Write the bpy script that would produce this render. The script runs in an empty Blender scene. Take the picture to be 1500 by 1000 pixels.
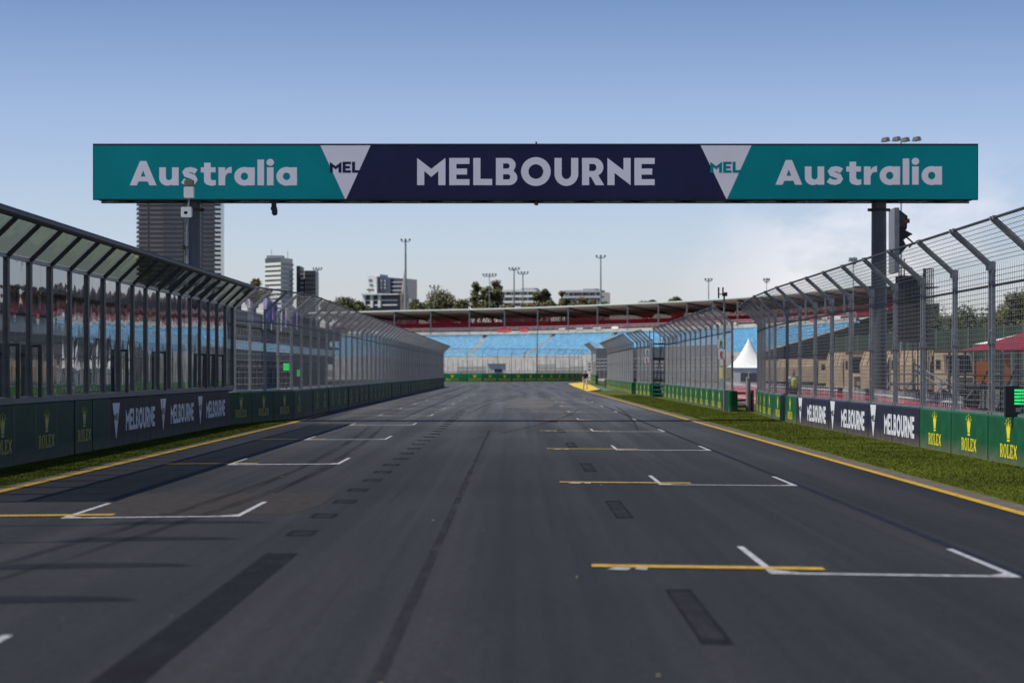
import bpy, math, random
from mathutils import Vector, Matrix
from mathutils.geometry import tessellate_polygon
random.seed(7)
S = bpy.context.scene
COL = S.collection
R = math.radians
# ------------------------------------------------------------------ camera, sky, sun, exposure
CZ, F, VX, VY = 1.72, 3542.0, 757.0, 543.0
cd = bpy.data.cameras.new('camera'); cam = bpy.data.objects.new('camera', cd); COL.objects.link(cam)
cam.location = (0, 0, CZ); cam.rotation_euler = (R(90), 0, 0)
cd.lens = 85; cd.sensor_width = 36; cd.shift_x = -7/1500; cd.shift_y = 43/1500
cd.clip_start = 0.5; cd.clip_end = 12000
cd.dof.use_dof = True; cd.dof.focus_distance = 58; cd.dof.aperture_fstop = 2.2
S.camera = cam
SUNV = Vector((-0.71, -0.16, 1.0)).normalized()
EL = math.asin(SUNV.z); AZ = math.atan2(SUNV.x, SUNV.y)
w = bpy.data.worlds.new('World'); S.world = w; w.use_nodes = True
nt = w.node_tree; bg = nt.nodes['Background']
sky = nt.nodes.new('ShaderNodeTexSky'); sky.sky_type = 'NISHITA'; sky.sun_disc = False
sky.sun_elevation = EL; sky.sun_rotation = AZ; sky.altitude = 0; sky.air_density = 1.0; sky.dust_density = 0.7; sky.ozone_density = 2.6
tc = nt.nodes.new('ShaderNodeTexCoord'); mp = nt.nodes.new('ShaderNodeMapping'); mp.inputs['Scale'].default_value = (1, 1, 2.1)
mp.inputs['Location'].default_value = (0.35, 0.1, 0.0)
n1 = nt.nodes.new('ShaderNodeTexNoise'); n1.inputs['Scale'].default_value = 15.0; n1.inputs['Detail'].default_value = 9; n1.inputs['Roughness'].default_value = 0.6
n2 = nt.nodes.new('ShaderNodeTexNoise'); n2.inputs['Scale'].default_value = 5.0; n2.inputs['Detail'].default_value = 2
ad = nt.nodes.new('ShaderNodeMath'); ad.operation = 'ADD'
cr = nt.nodes.new('ShaderNodeMapRange'); cr.inputs['From Min'].default_value = 0.90; cr.inputs['From Max'].default_value = 1.08; cr.inputs['To Max'].default_value = 0.8
sx = nt.nodes.new('ShaderNodeSeparateXYZ')
cx = nt.nodes.new('ShaderNodeMapRange'); cx.inputs['From Min'].default_value = 0.05; cx.inputs['From Max'].default_value = 0.15
cx.interpolation_type = 'SMOOTHSTEP'
cz = nt.nodes.new('ShaderNodeMapRange'); cz.inputs['From Min'].default_value = 0.105; cz.inputs['From Max'].default_value = 0.02; cz.interpolation_type = 'SMOOTHSTEP'
mu = nt.nodes.new('ShaderNodeMath'); mu.operation = 'MULTIPLY'; mu2 = nt.nodes.new('ShaderNodeMath'); mu2.operation = 'MULTIPLY'
mix = nt.nodes.new('ShaderNodeMixRGB'); mix.inputs[2].default_value = (6.6, 6.1, 6.4, 1)
tint = nt.nodes.new('ShaderNodeMixRGB'); tint.blend_type = 'MULTIPLY'; tint.inputs[0].default_value = 1; tint.inputs[2].default_value = (0.95, 0.88, 0.96, 1)
L = nt.links.new
L(tc.outputs['Generated'], mp.inputs['Vector']); L(mp.outputs[0], n1.inputs['Vector']); L(mp.outputs[0], n2.inputs['Vector'])
L(n1.outputs[0], ad.inputs[0]); L(n2.outputs[0], ad.inputs[1]); L(ad.outputs[0], cr.inputs['Value'])
L(tc.outputs['Generated'], sx.inputs[0]); L(sx.outputs[0], cx.inputs['Value']); L(sx.outputs[2], cz.inputs['Value'])
L(cr.outputs[0], mu.inputs[0]); L(cx.outputs[0], mu.inputs[1]); L(mu.outputs[0], mu2.inputs[0]); L(cz.outputs[0], mu2.inputs[1])
L(sky.outputs[0], tint.inputs[1])
gr = nt.nodes.new('ShaderNodeValToRGB'); e = gr.color_ramp.elements; e[0].position = 0.0; e[0].color = (.86, .90, 1.0, 1); e[1].position = 0.30; e[1].color = (.31, .36, .42, 1)
for p_, c_ in ((0.05, (.80, .85, .95, 1)), (0.11, (.66, .70, .80, 1)), (0.16, (.42, .50, .62, 1))): q_ = e.new(p_); q_.color = c_
g2 = nt.nodes.new('ShaderNodeMixRGB'); g2.blend_type = 'MULTIPLY'; g2.inputs[0].default_value = 1
L(sx.outputs[2], gr.inputs[0]); L(tint.outputs[0], g2.inputs[1]); L(gr.outputs[0], g2.inputs[2]); L(g2.outputs[0], mix.inputs[1]); L(mu2.outputs[0], mix.inputs[0]); L(mix.outputs[0], bg.inputs['Color'])
bg.inputs['Strength'].default_value = 0.15
sl = bpy.data.lights.new('sun', 'SUN'); sl.energy = 4.0; sl.angle = R(0.5); sl.color = (1, 0.95, 0.86)
so = bpy.data.objects.new('sun', sl); COL.objects.link(so); so.rotation_euler = (-SUNV).to_track_quat('-Z', 'Y').to_euler()
S.view_settings.view_transform = 'Standard'; S.view_settings.look = 'None'; S.view_settings.gamma = 1
S.view_settings.use_curve_mapping = False; S.view_settings.exposure = 0.15
S.render.engine = 'CYCLES'
try: S.cycles.max_bounces = 8; S.cycles.transparent_max_bounces = 24
except Exception: pass
# ------------------------------------------------------------------ materials
MATS = {}
def mat(name, col, rough=0.6, metal=0.0, var=0.12, scale=3.0, bump=0.0, bscale=20.0, emit=0, spec=0.5, col2=None, coord='Object', streak=None):
    if name in MATS: return MATS[name]
    m = bpy.data.materials.new(name); m.use_nodes = True; t = m.node_tree; b = t.nodes['Principled BSDF']
    b.inputs['Roughness'].default_value = rough; b.inputs['Metallic'].default_value = metal
    b.inputs['Specular IOR Level'].default_value = spec
    co = t.nodes.new('ShaderNodeTexCoord'); src = co.outputs[coord]
    if streak:
        mpn = t.nodes.new('ShaderNodeMapping'); mpn.inputs['Scale'].default_value = streak; t.links.new(src, mpn.inputs[0]); src2 = mpn.outputs[0]
    else: src2 = src
    n = t.nodes.new('ShaderNodeTexNoise'); n.inputs['Scale'].default_value = scale; n.inputs['Detail'].default_value = 6
    t.links.new(src2, n.inputs['Vector'])
    rp = t.nodes.new('ShaderNodeValToRGB'); t.links.new(n.outputs[0], rp.inputs[0])
    c2 = col2 or tuple(c*(1-var*1.6) for c in col)
    rp.color_ramp.elements[0].position = 0.3; rp.color_ramp.elements[1].position = 0.7
    rp.color_ramp.elements[0].color = (*c2, 1); rp.color_ramp.elements[1].color = (*[min(1, c*(1+var)) for c in col], 1)
    t.links.new(rp.outputs[0], b.inputs['Base Color'])
    if bump:
        bn = t.nodes.new('ShaderNodeTexNoise'); bn.inputs['Scale'].default_value = bscale; bn.inputs['Detail'].default_value = 4
        bp = t.nodes.new('ShaderNodeBump'); bp.inputs['Strength'].default_value = bump; bp.inputs['Distance'].default_value = 0.02
        t.links.new(src, bn.inputs['Vector']); t.links.new(bn.outputs[0], bp.inputs['Height']); t.links.new(bp.outputs[0], b.inputs['Normal'])
    if emit:
        t.links.new(rp.outputs[0], b.inputs['Emission Color']); b.inputs['Emission Strength'].default_value = emit
    MATS[name] = m; return m
def grime(m, h=.32, col=(.20, .17, .13), amt=.55):
    t = m.node_tree; b = t.nodes['Principled BSDF']; src = b.inputs['Base Color'].links[0].from_socket
    co = t.nodes.new('ShaderNodeTexCoord'); sp = t.nodes.new('ShaderNodeSeparateXYZ'); n = t.nodes.new('ShaderNodeTexNoise'); n.inputs['Scale'].default_value = 5; n.inputs['Detail'].default_value = 8
    mr = t.nodes.new('ShaderNodeMapRange'); mr.inputs['From Min'].default_value = h; mr.inputs['From Max'].default_value = 0; mu_ = t.nodes.new('ShaderNodeMath'); mu_.operation = 'MULTIPLY'; m2 = t.nodes.new('ShaderNodeMath'); m2.operation = 'MULTIPLY'; m2.inputs[1].default_value = amt*2
    mx = t.nodes.new('ShaderNodeMixRGB'); mx.inputs[2].default_value = (*col, 1)
    t.links.new(co.outputs['Object'], sp.inputs[0]); t.links.new(co.outputs['Object'], n.inputs['Vector']); t.links.new(sp.outputs[2], mr.inputs['Value']); t.links.new(mr.outputs[0], mu_.inputs[0]); t.links.new(n.outputs[0], mu_.inputs[1]); t.links.new(mu_.outputs[0], m2.inputs[0]); t.links.new(m2.outputs[0], mx.inputs[0]); t.links.new(src, mx.inputs[1]); t.links.new(mx.outputs[0], b.inputs['Base Color'])
steel = mat('galvanised_steel', (0.26, 0.265, 0.28), 0.45, 0.4, 0.15, 6)
wire = mat('wire', (0.42, 0.415, 0.41), 0.5, 0.15, 0.1, 2); wiredark = mat('backlit_wire', (0.17, 0.175, 0.185), 0.5, 0.3, 0.1, 2)  # second wire colour darkened to look backlit against the sky
darksteel = mat('dark_frame', (0.035, 0.038, 0.045), 0.5, 0.2, 0.2, 5)
polegrey = mat('pole_grey', (0.085, 0.095, 0.11), 0.4, 0.15, 0.15, 1.5)
green = mat('green_board', (0.005, 0.105, 0.038), 0.5, 0, 0.14, 2.2, col2=(0.004, 0.07, 0.028), spec=.25)
greenL = mat('shaded_green_board', (0.007, 0.055, 0.03), 0.6, 0, 0.15, 2.2, spec=.15)  # board green darkened in colour to carry the left wall's shade
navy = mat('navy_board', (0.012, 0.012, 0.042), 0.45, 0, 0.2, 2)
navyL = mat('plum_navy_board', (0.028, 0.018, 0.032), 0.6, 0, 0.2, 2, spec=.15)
for m_ in (green, greenL, navy, navyL): grime(m_)
concrete = mat('concrete', (0.30, 0.29, 0.27), 0.85, 0, 0.15, 2, 0.3)
whitep = mat('white_print', (0.75, 0.77, 0.85), 0.5, 0, 0.03)
yellowp = mat('yellow_print', (0.85, 0.78, 0.02), 0.5, 0, 0.08, 5)
teal = mat('teal_print', (0.0, 0.27, 0.29), 0.6, 0, 0.08, 0.4, .25, 1.2, spec=.15)
bnavy = mat('banner_navy', (0.020, 0.025, 0.075), 0.6, 0, 0.08, 0.4, .25, 1.2, spec=.15)
bwhite = mat('banner_white', (0.86, 0.85, 0.92), 0.6, 0, 0.03, 0.4, .25, 1.2, spec=.2)
black = mat('black_plastic', (0.012, 0.012, 0.015), 0.45)
red = mat('red_plastic', (0.60, 0.035, 0.055), 0.5, 0, 0.15)
tan = mat('tan_canvas', (0.36, 0.27, 0.18), 0.85, 0, 0.12, 1.5, 0.3, 6)
tentw = mat('white_canvas', (0.8, 0.8, 0.78), 0.7, 0, 0.04)
# ------------------------------------------------------------------ mesh helpers
class MB:
    def __init__(s): s.v = []; s.f = []
    def box(s, c, d, rz=0.0, taper=1.0):
        cx_, cy_, cz_ = c; a, b, h = d[0]/2, d[1]/2, d[2]/2; n = len(s.v); co, si = math.cos(rz), math.sin(rz)
        for z, k in ((-h, 1), (h, taper)):
            for x, y in ((-a, -b), (a, -b), (a, b), (-a, b)):
                x *= k; y *= k; s.v.append((cx_+x*co-y*si, cy_+x*si+y*co, cz_+z))
        s.f += [tuple(n+i for i in q) for q in ((3, 2, 1, 0), (4, 5, 6, 7), (0, 1, 5, 4), (1, 2, 6, 5), (2, 3, 7, 6), (3, 0, 4, 7))]
        return s
    def tube(s, p0, p1, r0, r1=None, n=8, cap=True):
        r1 = r0 if r1 is None else r1; p0 = Vector(p0); p1 = Vector(p1); d = p1-p0
        if d.length < 1e-6: return s
        q = d.to_track_quat('Z', 'Y'); k = len(s.v)
        for p, r in ((p0, r0), (p1, r1)):
            for i in range(n):
                a = 2*math.pi*(i+0.5)/n; s.v.append(tuple(p+q @ Vector((r*math.cos(a), r*math.sin(a), 0))))
        for i in range(n): j = (i+1) % n; s.f.append((k+i, k+j, k+n+j, k+n+i))
        if cap: s.f.append(tuple(k+i for i in reversed(range(n)))); s.f.append(tuple(k+n+i for i in range(n)))
        return s
    def beam(s, p0, p1, w_, h_, up=(0, 0, 1)):
        p0 = Vector(p0); p1 = Vector(p1); d = (p1-p0).normalized(); u = Vector(up)
        if abs(d.dot(u)) > 0.99: u = Vector((1, 0, 0))
        sd = d.cross(u).normalized(); u = sd.cross(d).normalized(); k = len(s.v)
        for p in (p0, p1):
            for a, b in ((-1, -1), (1, -1), (1, 1), (-1, 1)): s.v.append(tuple(p+sd*a*w_/2+u*b*h_/2))
        s.f += [(k, k+1, k+5, k+4), (k+1, k+2, k+6, k+5), (k+2, k+3, k+7, k+6), (k+3, k, k+4, k+7), (k+3, k+2, k+1, k), (k+4, k+5, k+6, k+7)]
        return s
    def quad(s, *p):
        k = len(s.v); s.v += [tuple(q) for q in p]; s.f.append(tuple(range(k, k+len(p)))); return s
    def poly(s, loops, fn):
        """loops in 2D, first outer, others holes; fn maps (x, y) to 3D"""
        k = len(s.v); tr = tessellate_polygon([[Vector((x, y, 0)) for x, y in lp] for lp in loops])
        for lp in loops: s.v += [tuple(fn(x, y)) for x, y in lp]
        s.f += [(k+a, k+b, k+c) for a, b, c in tr]; return s
    def prism(s, pts, fn0, fn1):
        """closed solid from one 2D outline between two maps"""
        s.poly([pts], fn0); s.poly([pts], fn1); k = len(s.v); n = len(pts)
        s.v += [tuple(fn0(*p)) for p in pts]+[tuple(fn1(*p)) for p in pts]
        for i in range(n): j = (i+1) % n; s.f.append((k+i, k+j, k+n+j, k+n+i))
        return s
    def mesh(s, name, m, smooth=False):
        me = bpy.data.meshes.new(name); me.from_pydata(s.v, [], s.f); me.materials.append(m)
        if smooth:
            for p in me.polygons: p.use_smooth = True
        me.update(); return me
    def build(s, name, m, parent=None, loc=(0, 0, 0), rz=0, smooth=False, **kw):
        return ob(name, s.mesh(name, m, smooth), parent, loc, rz, **kw)
def ob(name, me, parent=None, loc=(0, 0, 0), rz=0, label=None, cat=None, group=None, kind=None):
    o = bpy.data.objects.new(name, me); COL.objects.link(o); o.location = loc; o.rotation_euler = (0, 0, rz)
    if parent: o.parent = parent
    for k, v in (('label', label), ('category', cat), ('group', group), ('kind', kind)):
        if v: o[k] = v
    return o
def thing(name, label, cat, loc=(0, 0, 0), rz=0, group=None): return ob(name, None, None, loc, rz, label, cat, group)
def px(x, y, d): return Vector(((x-VX)*d/F, d, CZ+(VY-y)*d/F))
def copy_tree(o, loc, rz, label):
    c = o.copy(); COL.objects.link(c); c.location = loc; c.rotation_euler = (0, 0, rz); c['label'] = label
    for ch in list(o.children):
        k = ch.copy(); COL.objects.link(k); k.parent = c
        for g in list(ch.children): h = g.copy(); COL.objects.link(h); h.parent = k
    return c
# ------------------------------------------------------------------ lettering outlines (unit cap height)
def arc(cx_, cy_, rx, ry, a0, a1, n=14):
    return [(cx_+rx*math.cos(R(a0+(a1-a0)*i/n)), cy_+ry*math.sin(R(a0+(a1-a0)*i/n))) for i in range(n+1)]
def ribbon(pts, t):
    Lf, Rt = [], []
    for i, p in enumerate(pts):
        a = pts[max(0, i-1)]; b = pts[min(len(pts)-1, i+1)]; dx, dy = b[0]-a[0], b[1]-a[1]; l = math.hypot(dx, dy)
        nx, ny = -dy/l*t/2, dx/l*t/2; Lf.append((p[0]+nx, p[1]+ny)); Rt.append((p[0]-nx, p[1]-ny))
    return Lf+Rt[::-1]
q = 0.265
def glyph(c):
    if c == 'M': return 1.05, [[[(0, 0), (q, 0), (q, .52), (.525, .30), (.785, .52), (.785, 0), (1.05, 0), (1.05, 1), (.525, .60), (0, 1)]]]
    if c == 'E': return .75, [[[(0, 0), (.75, 0), (.75, .22), (q, .22), (q, .39), (.66, .39), (.66, .61), (q, .61), (q, .78), (.75, .78), (.75, 1), (0, 1)]]]
    if c == 'L': return .70, [[[(0, 0), (.70, 0), (.70, .23), (q, .23), (q, 1), (0, 1)]]]
    if c == 'B': return .79, [[[(0, 0)]+arc(.48, .28, .31, .28, -90, 55)+arc(.45, .745, .28, .255, -30, 90)+[(0, 1)],
                               [(q, .21), (q, .40)]+arc(.45, .305, .08, .095, 90, -90, 8), [(q, .61), (q, .80)]+arc(.43, .705, .075, .095, 90, -90, 8)]]
    if c == 'O': return 1.10, [[arc(.55, .5, .55, .53, 0, 350, 35), arc(.55, .5, .275, .27, 0, 345, 23)]]
    if c == 'U': return .88, [[[(0, 1)]+arc(.44, .42, .44, .45, 180, 360, 20)+[(.88, 1), (.88-q, 1)]+arc(.44, .42, .175, .20, 0, -180, 14)+[(q, 1)]]]
    if c == 'R': return .80, [[[(0, 0), (q, 0), (q, .30), (.33, .30), (.50, 0), (.82, 0), (.60, .36)]+arc(.44, .66, .35, .34, -45, 90)+[(0, 1)],
                               [(q, .52), (q, .78)]+arc(.43, .65, .10, .13, 90, -90, 8)]]
    if c == 'N': return .86, [[[(0, 0), (q, 0), (q, .45), (.86, -.0), (.86, 1), (.86-q, 1), (.86-q, .55), (0, 1)]]]
    if c == 'A': return 1.02, [[[(0, 0), (.27, 0), (.335, .16), (.685, .16), (.75, 0), (1.02, 0), (.63, 1), (.39, 1)], [(.42, .36), (.60, .36), (.51, .62)]]]
    s_ = .255
    if c == 'a': return .78, [[[(.78, 0), (.78, .74), (.78-s_, .74)]+arc(.39, .37, .39, .385, 66, 294, 24)+[(.78-s_, 0)], arc(.385, .37, .14, .155, 0, 340, 17)]]
    if c == 'u': return .74, [[[(0, .74)]+arc(.31, .30, .31, .315, 180, 300, 10)+[(.74-s_, 0), (.74, 0), (.74, .74), (.74-s_, .74)]+arc(.37, .33, .115, .115, 0, -180, 10)+[(s_, .74)]]]
    if c == 's': return .64, [[ribbon([(.56, .555), (.46, .62), (.34, .645), (.20, .62), (.135, .54), (.18, .45), (.32, .395), (.46, .34), (.51, .235), (.45, .135), (.31, .095), (.17, .12), (.05, .195)], .215)]]
    if c == 't': return .57, [[[(.12, .74), (.12, .93), (.375, .93), (.375, .74), (.56, .74), (.56, .53), (.375, .53), (.375, .29), (.41, .22), (.47, .205), (.57, .22), (.57, .01), (.40, -.02), (.22, .03), (.13, .13), (.12, .24), (.12, .53), (0, .53), (0, .74)]]]
    if c == 'r': return .50, [[[(0, 0), (s_, 0), (s_, .34), (.30, .45), (.38, .51), (.50, .51), (.50, .76), (.42, .75), (.33, .70), (s_, .60), (s_, .74), (0, .74)]]]
    if c == 'l': return .25, [[[(0, 0), (.25, 0), (.25, 1.06), (0, 1.06)]]]
    if c == 'i': return .27, [[[(.01, 0), (.26, 0), (.26, .74), (.01, .74)]], [arc(.135, .945, .145, .145, 0, 345, 15)]]
    if c == 'X': return .9, [[[(0, 0), (.2, 0), (.45, .36), (.70, 0), (.95, 0), (.58, .52), (.92, 1), (.72, 1), (.47, .66), (.24, 1), (0, 1), (.34, .50)]]]
    # serifed set for the wall boards
    if c == '1': return .82, [[[(0, 0), (.34, 0), (.34, .09), (.27, .09), (.27, .43), (.38, .43), (.60, 0), (.84, 0), (.84, .09), (.76, .09), (.58, .47)]+arc(.44, .72, .28, .28, -40, 90, 8)+[(0, 1), (0, .91), (.08, .91), (.08, .09), (0, .09)],
                               [(.27, .53), (.27, .90)]+arc(.40, .715, .11, .185, 90, -90, 8)]]
    if c == '2': return .86, [[arc(.43, .5, .43, .52, 0, 345, 23), arc(.43, .5, .22, .41, 0, 345, 23)]]
    if c == '3': return .72, [[[(0, 0), (.70, 0), (.72, .33), (.62, .33), (.52, .10), (.29, .10), (.29, .91), (.38, .91), (.38, 1), (0, 1), (0, .91), (.09, .91), (.09, .09), (0, .09)]]]
    if c == '4': return .74, [[[(0, 0), (.72, 0), (.74, .30), (.64, .30), (.54, .10), (.29, .10), (.29, .45), (.44, .46), (.46, .34), (.54, .34), (.54, .66), (.46, .66), (.44, .54), (.29, .54), (.29, .90), (.52, .90), (.62, .72), (.71, .72), (.70, 1), (0, 1), (0, .91), (.09, .91), (.09, .09), (0, .09)]]]
    return .4, []
SP = {'W': .14, 'w': .10}
def text_mesh(name, word, width, height, m, gap=.14):
    mb = MB(); x = 0; gl = []
    for c in word:
        wd, polys = glyph(c); gl.append((x, polys)); x += wd+gap
    tot = x-gap; sx_ = width/tot
    for x0, polys in gl:
        for loops in polys: mb.poly(loops, lambda a, b: ((x0+a)*sx_-width/2, 0, b*height))
    return mb.mesh(name, m)
# ------------------------------------------------------------------ ground and track
def sheet(name, pts, z, m, kind='structure', **kw):
    mb = MB(); mb.poly([pts], lambda x, y: (x, y, z)); o = mb.build(name, m, kind=kind, **kw)
    me = o.data
    for p in me.polygons:
        if p.normal.z < 0: p.flip()
    return o
def asphalt_mat(name, base, seedloc):
    m = bpy.data.materials.new(name); m.use_nodes = True; t = m.node_tree; b = t.nodes['Principled BSDF']; l = t.links.new
    co = t.nodes.new('ShaderNodeTexCoord')
    def noise(scale, vec, det=5):
        n = t.nodes.new('ShaderNodeTexNoise'); n.inputs['Scale'].default_value = scale; n.inputs['Detail'].default_value = det; l(vec, n.inputs['Vector']); return n.outputs[0]
    def mapn(sc):
        k = t.nodes.new('ShaderNodeMapping'); k.inputs['Scale'].default_value = sc; k.inputs['Location'].default_value = (seedloc, seedloc, 0); l(co.outputs['Object'], k.inputs[0]); return k.outputs[0]
    def mr(v, a, b_, c, d):
        k = t.nodes.new('ShaderNodeMapRange'); l(v, k.inputs['Value']); k.inputs['From Min'].default_value = a; k.inputs['From Max'].default_value = b_; k.inputs['To Min'].default_value = c; k.inputs['To Max'].default_value = d; return k.outputs[0]
    def mul(a, b_):
        k = t.nodes.new('ShaderNodeMath'); k.operation = 'MULTIPLY'; l(a, k.inputs[0]); l(b_, k.inputs[1]); return k.outputs[0]
    streak = mr(noise(1.0, mapn((1.3, .02, 1)), 6), .35, .65, .68, 1.25)
    fine = mr(noise(1.0, mapn((7, .05, 1)), 3), .35, .65, .90, 1.10)
    blotch = mr(noise(.12, co.outputs['Object'], 6), .3, .7, .85, 1.2)
    grit = mr(noise(55, co.outputs['Object'], 4), .32, .68, .40, 1.75)
    mid = mr(noise(9, co.outputs['Object'], 5), .3, .7, .78, 1.24)
    sp = t.nodes.new('ShaderNodeSeparateXYZ'); l(co.outputs['Object'], sp.inputs[0]); far_gain = mr(sp.outputs[1], 38, 120, 1.0, 4.2)  # base colour grows paler with distance along the track
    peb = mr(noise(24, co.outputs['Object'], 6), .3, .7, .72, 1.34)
    v = mul(mul(mul(mul(mul(mul(streak, fine), blotch), grit), mid), far_gain), peb)
    cmb = t.nodes.new('ShaderNodeMixRGB'); cmb.blend_type = 'MULTIPLY'; cmb.inputs[0].default_value = 1; cmb.inputs[1].default_value = (*base, 1); l(v, cmb.inputs[2])
    l(cmb.outputs[0], b.inputs['Base Color'])
    ro = mr(streak, .68, 1.25, .70, .86); l(ro, b.inputs['Roughness']); b.inputs['Specular IOR Level'].default_value = .28
    bp = t.nodes.new('ShaderNodeBump'); bp.inputs['Strength'].default_value = .5; bp.inputs['Distance'].default_value = .006; l(noise(120, co.outputs['Object'], 2), bp.inputs['Height']); l(bp.outputs[0], b.inputs['Normal'])
    return m
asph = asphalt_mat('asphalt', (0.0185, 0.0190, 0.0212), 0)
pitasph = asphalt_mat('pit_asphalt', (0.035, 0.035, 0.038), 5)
grassm = mat('turf', (0.088, 0.105, 0.015), 0.9, 0, 0.3, 0.5, 0.6, 30, col2=(0.046, 0.058, 0.010), spec=.1)
soil = mat('dry_parkland', (0.075, 0.085, 0.035), 0.95, 0, 0.3, .05, 0)
tar = mat('tar_seal', (0.009, 0.0095, 0.012), 0.85, 0, 0.2, 3, spec=.2)
tarsoft = mat('worn_tar', (0.0185, 0.0192, 0.022), 0.85, 0, 0.35, 3, spec=.3)
linew = mat('road_white', (0.56, 0.57, 0.60), 0.7, 0, 0.12, 9, col2=(.34, .35, .37))
liney = mat('road_yellow', (0.62, 0.38, 0.03), 0.6, 0, 0.16, 6)
edgec = mat('edge_concrete', (0.115, 0.095, 0.078), 0.85, 0, 0.3, 4, .4)
sheet('ground', [(-3000, -200), (3000, -200), (3000, 6000), (-3000, 6000)], -0.03, soil)
road = [(-7.9, -20), (6.22, -20), (6.12, 60), (6.0, 205), (6.9, 340), (9, 356), (14, 368), (30, 385), (60, 395), (60, 412), (10, 410), (2, 392), (-2, 388), (-30, 388), (-30, 300), (-7.9, 262)]
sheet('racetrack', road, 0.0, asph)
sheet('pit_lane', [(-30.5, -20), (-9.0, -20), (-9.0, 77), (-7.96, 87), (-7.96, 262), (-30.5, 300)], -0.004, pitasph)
sheet('service_road', [(9.4, -20), (60, -20), (60, 330), (11.5, 330), (9.6, 100)], -0.004, mat('service_tarmac', (0.09, 0.085, 0.08), .9, 0, .25, .3))
sheet('grass_verge', [(6.5, -20), (9.45, -20), (9.45, 60), (10.6, 105), (11, 340), (8.6, 352), (8.2, 230), (6.28, 208), (6.4, 60)], 0.006, grassm)
sheet('grass_verge', [(-9.3, -20), (-7.55, -20), (-7.6, 80), (-7.80, 85.5), (-7.98, 86.4), (-9.3, 77.3)], 0.006, grassm)
sheet('track_edge', [(6.22, -20), (6.5, -20), (6.42, 60), (6.28, 208), (6.0, 205), (6.12, 60)], 0.008, edgec)
sheet('track_edge', [(-7.55, -20), (-7.38, -20), (-7.44, 80), (-7.75, 97), (-7.9, 97), (-7.6, 80)], 0.008, edgec)
sheet('yellow_edge_line', [(6.05, -20), (6.2, -20), (6.10, 60), (5.98, 205), (5.83, 205), (5.95, 60)], 0.013, liney)
sheet('yellow_edge_line', [(-7.40, -20), (-7.22, -20), (-7.27, 60), (-7.32, 80), (-7.62, 97), (-7.75, 97), (-7.47, 80), (-7.42, 60)], 0.013, liney)
mb = MB()
for (a, b_) in (((5.95, 205, 7.1, 206), (6.3, 270, 8.2, 266)), ((6.3, 270, 8.2, 266), (7.0, 330, 8.9, 322)), ((7.0, 330, 8.9, 322), (9.2, 352, 10.3, 340))):
    mb.quad((a[0], a[1], .01), (a[2], a[3], .14), (b_[2], b_[3], .14), (b_[0], b_[1], .01))
    mb.quad((a[2], a[3], .14), (a[2]+.15, a[3], 0), (b_[2]+.15, b_[3], 0), (b_[2], b_[3], .14))
mb.build('corner_kerb', mat('kerb_yellow', (.75, .50, .05), .6, 0, .1), kind='structure')
sheet('kerb_apron', [(7.3, 204), (9.0, 215), (9.2, 300), (9.1, 322), (8.4, 266)], 0.016, mat('apron_teal', (.07, .16, .12), .7, 0, .15))
sheet('worn_patch', [(-5.25, 28.8), (-2.7, 29.0), (-2.5, 31.3), (-2.55, 34.2), (-5.3, 33.9)], 0.0025, mat('brown_asphalt', (.034, .029, .027), .85, 0, .35, 6, .6, 60, spec=.3))
sheet('dusty_patch', [(-.6, 112), (1.2, 110), (2.2, 128), (1.4, 150), (-.9, 146), (-.2, 128)], 0.004, mat('dust', (.105, .102, .10), .9, 0, .4, .9))
def strip(name, x0, x1, y0, y1, m, z=.003, skew=0): return sheet(name, [(x0, y0), (x1, y0+skew), (x1, y1+skew), (x0, y1)], z, m)
strip('tar_seam', -2.36, -2.06, 8, 22.8, tar)
strip('tar_seam', -.83, -.74, 8, 42, tarsoft)
strip('tar_seam', -.82, -.76, 42, 70, tarsoft)
strip('faded_blue_line', 4.20, 4.30, 19, 120, mat('faded_blue', (.012, .014, .028), .85, 0, .3, 3, spec=.2), z=.003)
def fade(m, lo, hi, sc):
    t = m.node_tree; o = t.nodes['Material Output']; b = t.nodes['Principled BSDF']; tr = t.nodes.new('ShaderNodeBsdfTransparent'); mx = t.nodes.new('ShaderNodeMixShader')
    co = t.nodes.new('ShaderNodeTexCoord'); mp_ = t.nodes.new('ShaderNodeMapping'); mp_.inputs['Scale'].default_value = sc; n = t.nodes.new('ShaderNodeTexNoise'); n.inputs['Scale'].default_value = 1; n.inputs['Detail'].default_value = 5
    k = t.nodes.new('ShaderNodeMapRange'); k.inputs['From Min'].default_value = .3; k.inputs['From Max'].default_value = .7; k.inputs['To Min'].default_value = lo; k.inputs['To Max'].default_value = hi
    t.links.new(co.outputs['Object'], mp_.inputs[0]); t.links.new(mp_.outputs[0], n.inputs['Vector']); t.links.new(n.outputs[0], k.inputs['Value']); t.links.new(k.outputs[0], mx.inputs[0])
    t.links.new(tr.outputs[0], mx.inputs[1]); t.links.new(b.outputs[0], mx.inputs[2]); t.links.new(mx.outputs[0], o.inputs['Surface'])
rubber = mat('rubber_mark', (.010, .0102, .0115), .85, 0, .2, 2.5, spec=.25); fade(rubber, .0, .5, (9, .25, 1)); fade(tarsoft, .0, .75, (5, .7, 1)); fade(tar, .6, 1.0, (6, .9, 1))
fade(linew, .55, 1.0, (14, 14, 1)); fade(liney, .65, 1.0, (10, 10, 1))
skz = [.0036]
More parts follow.
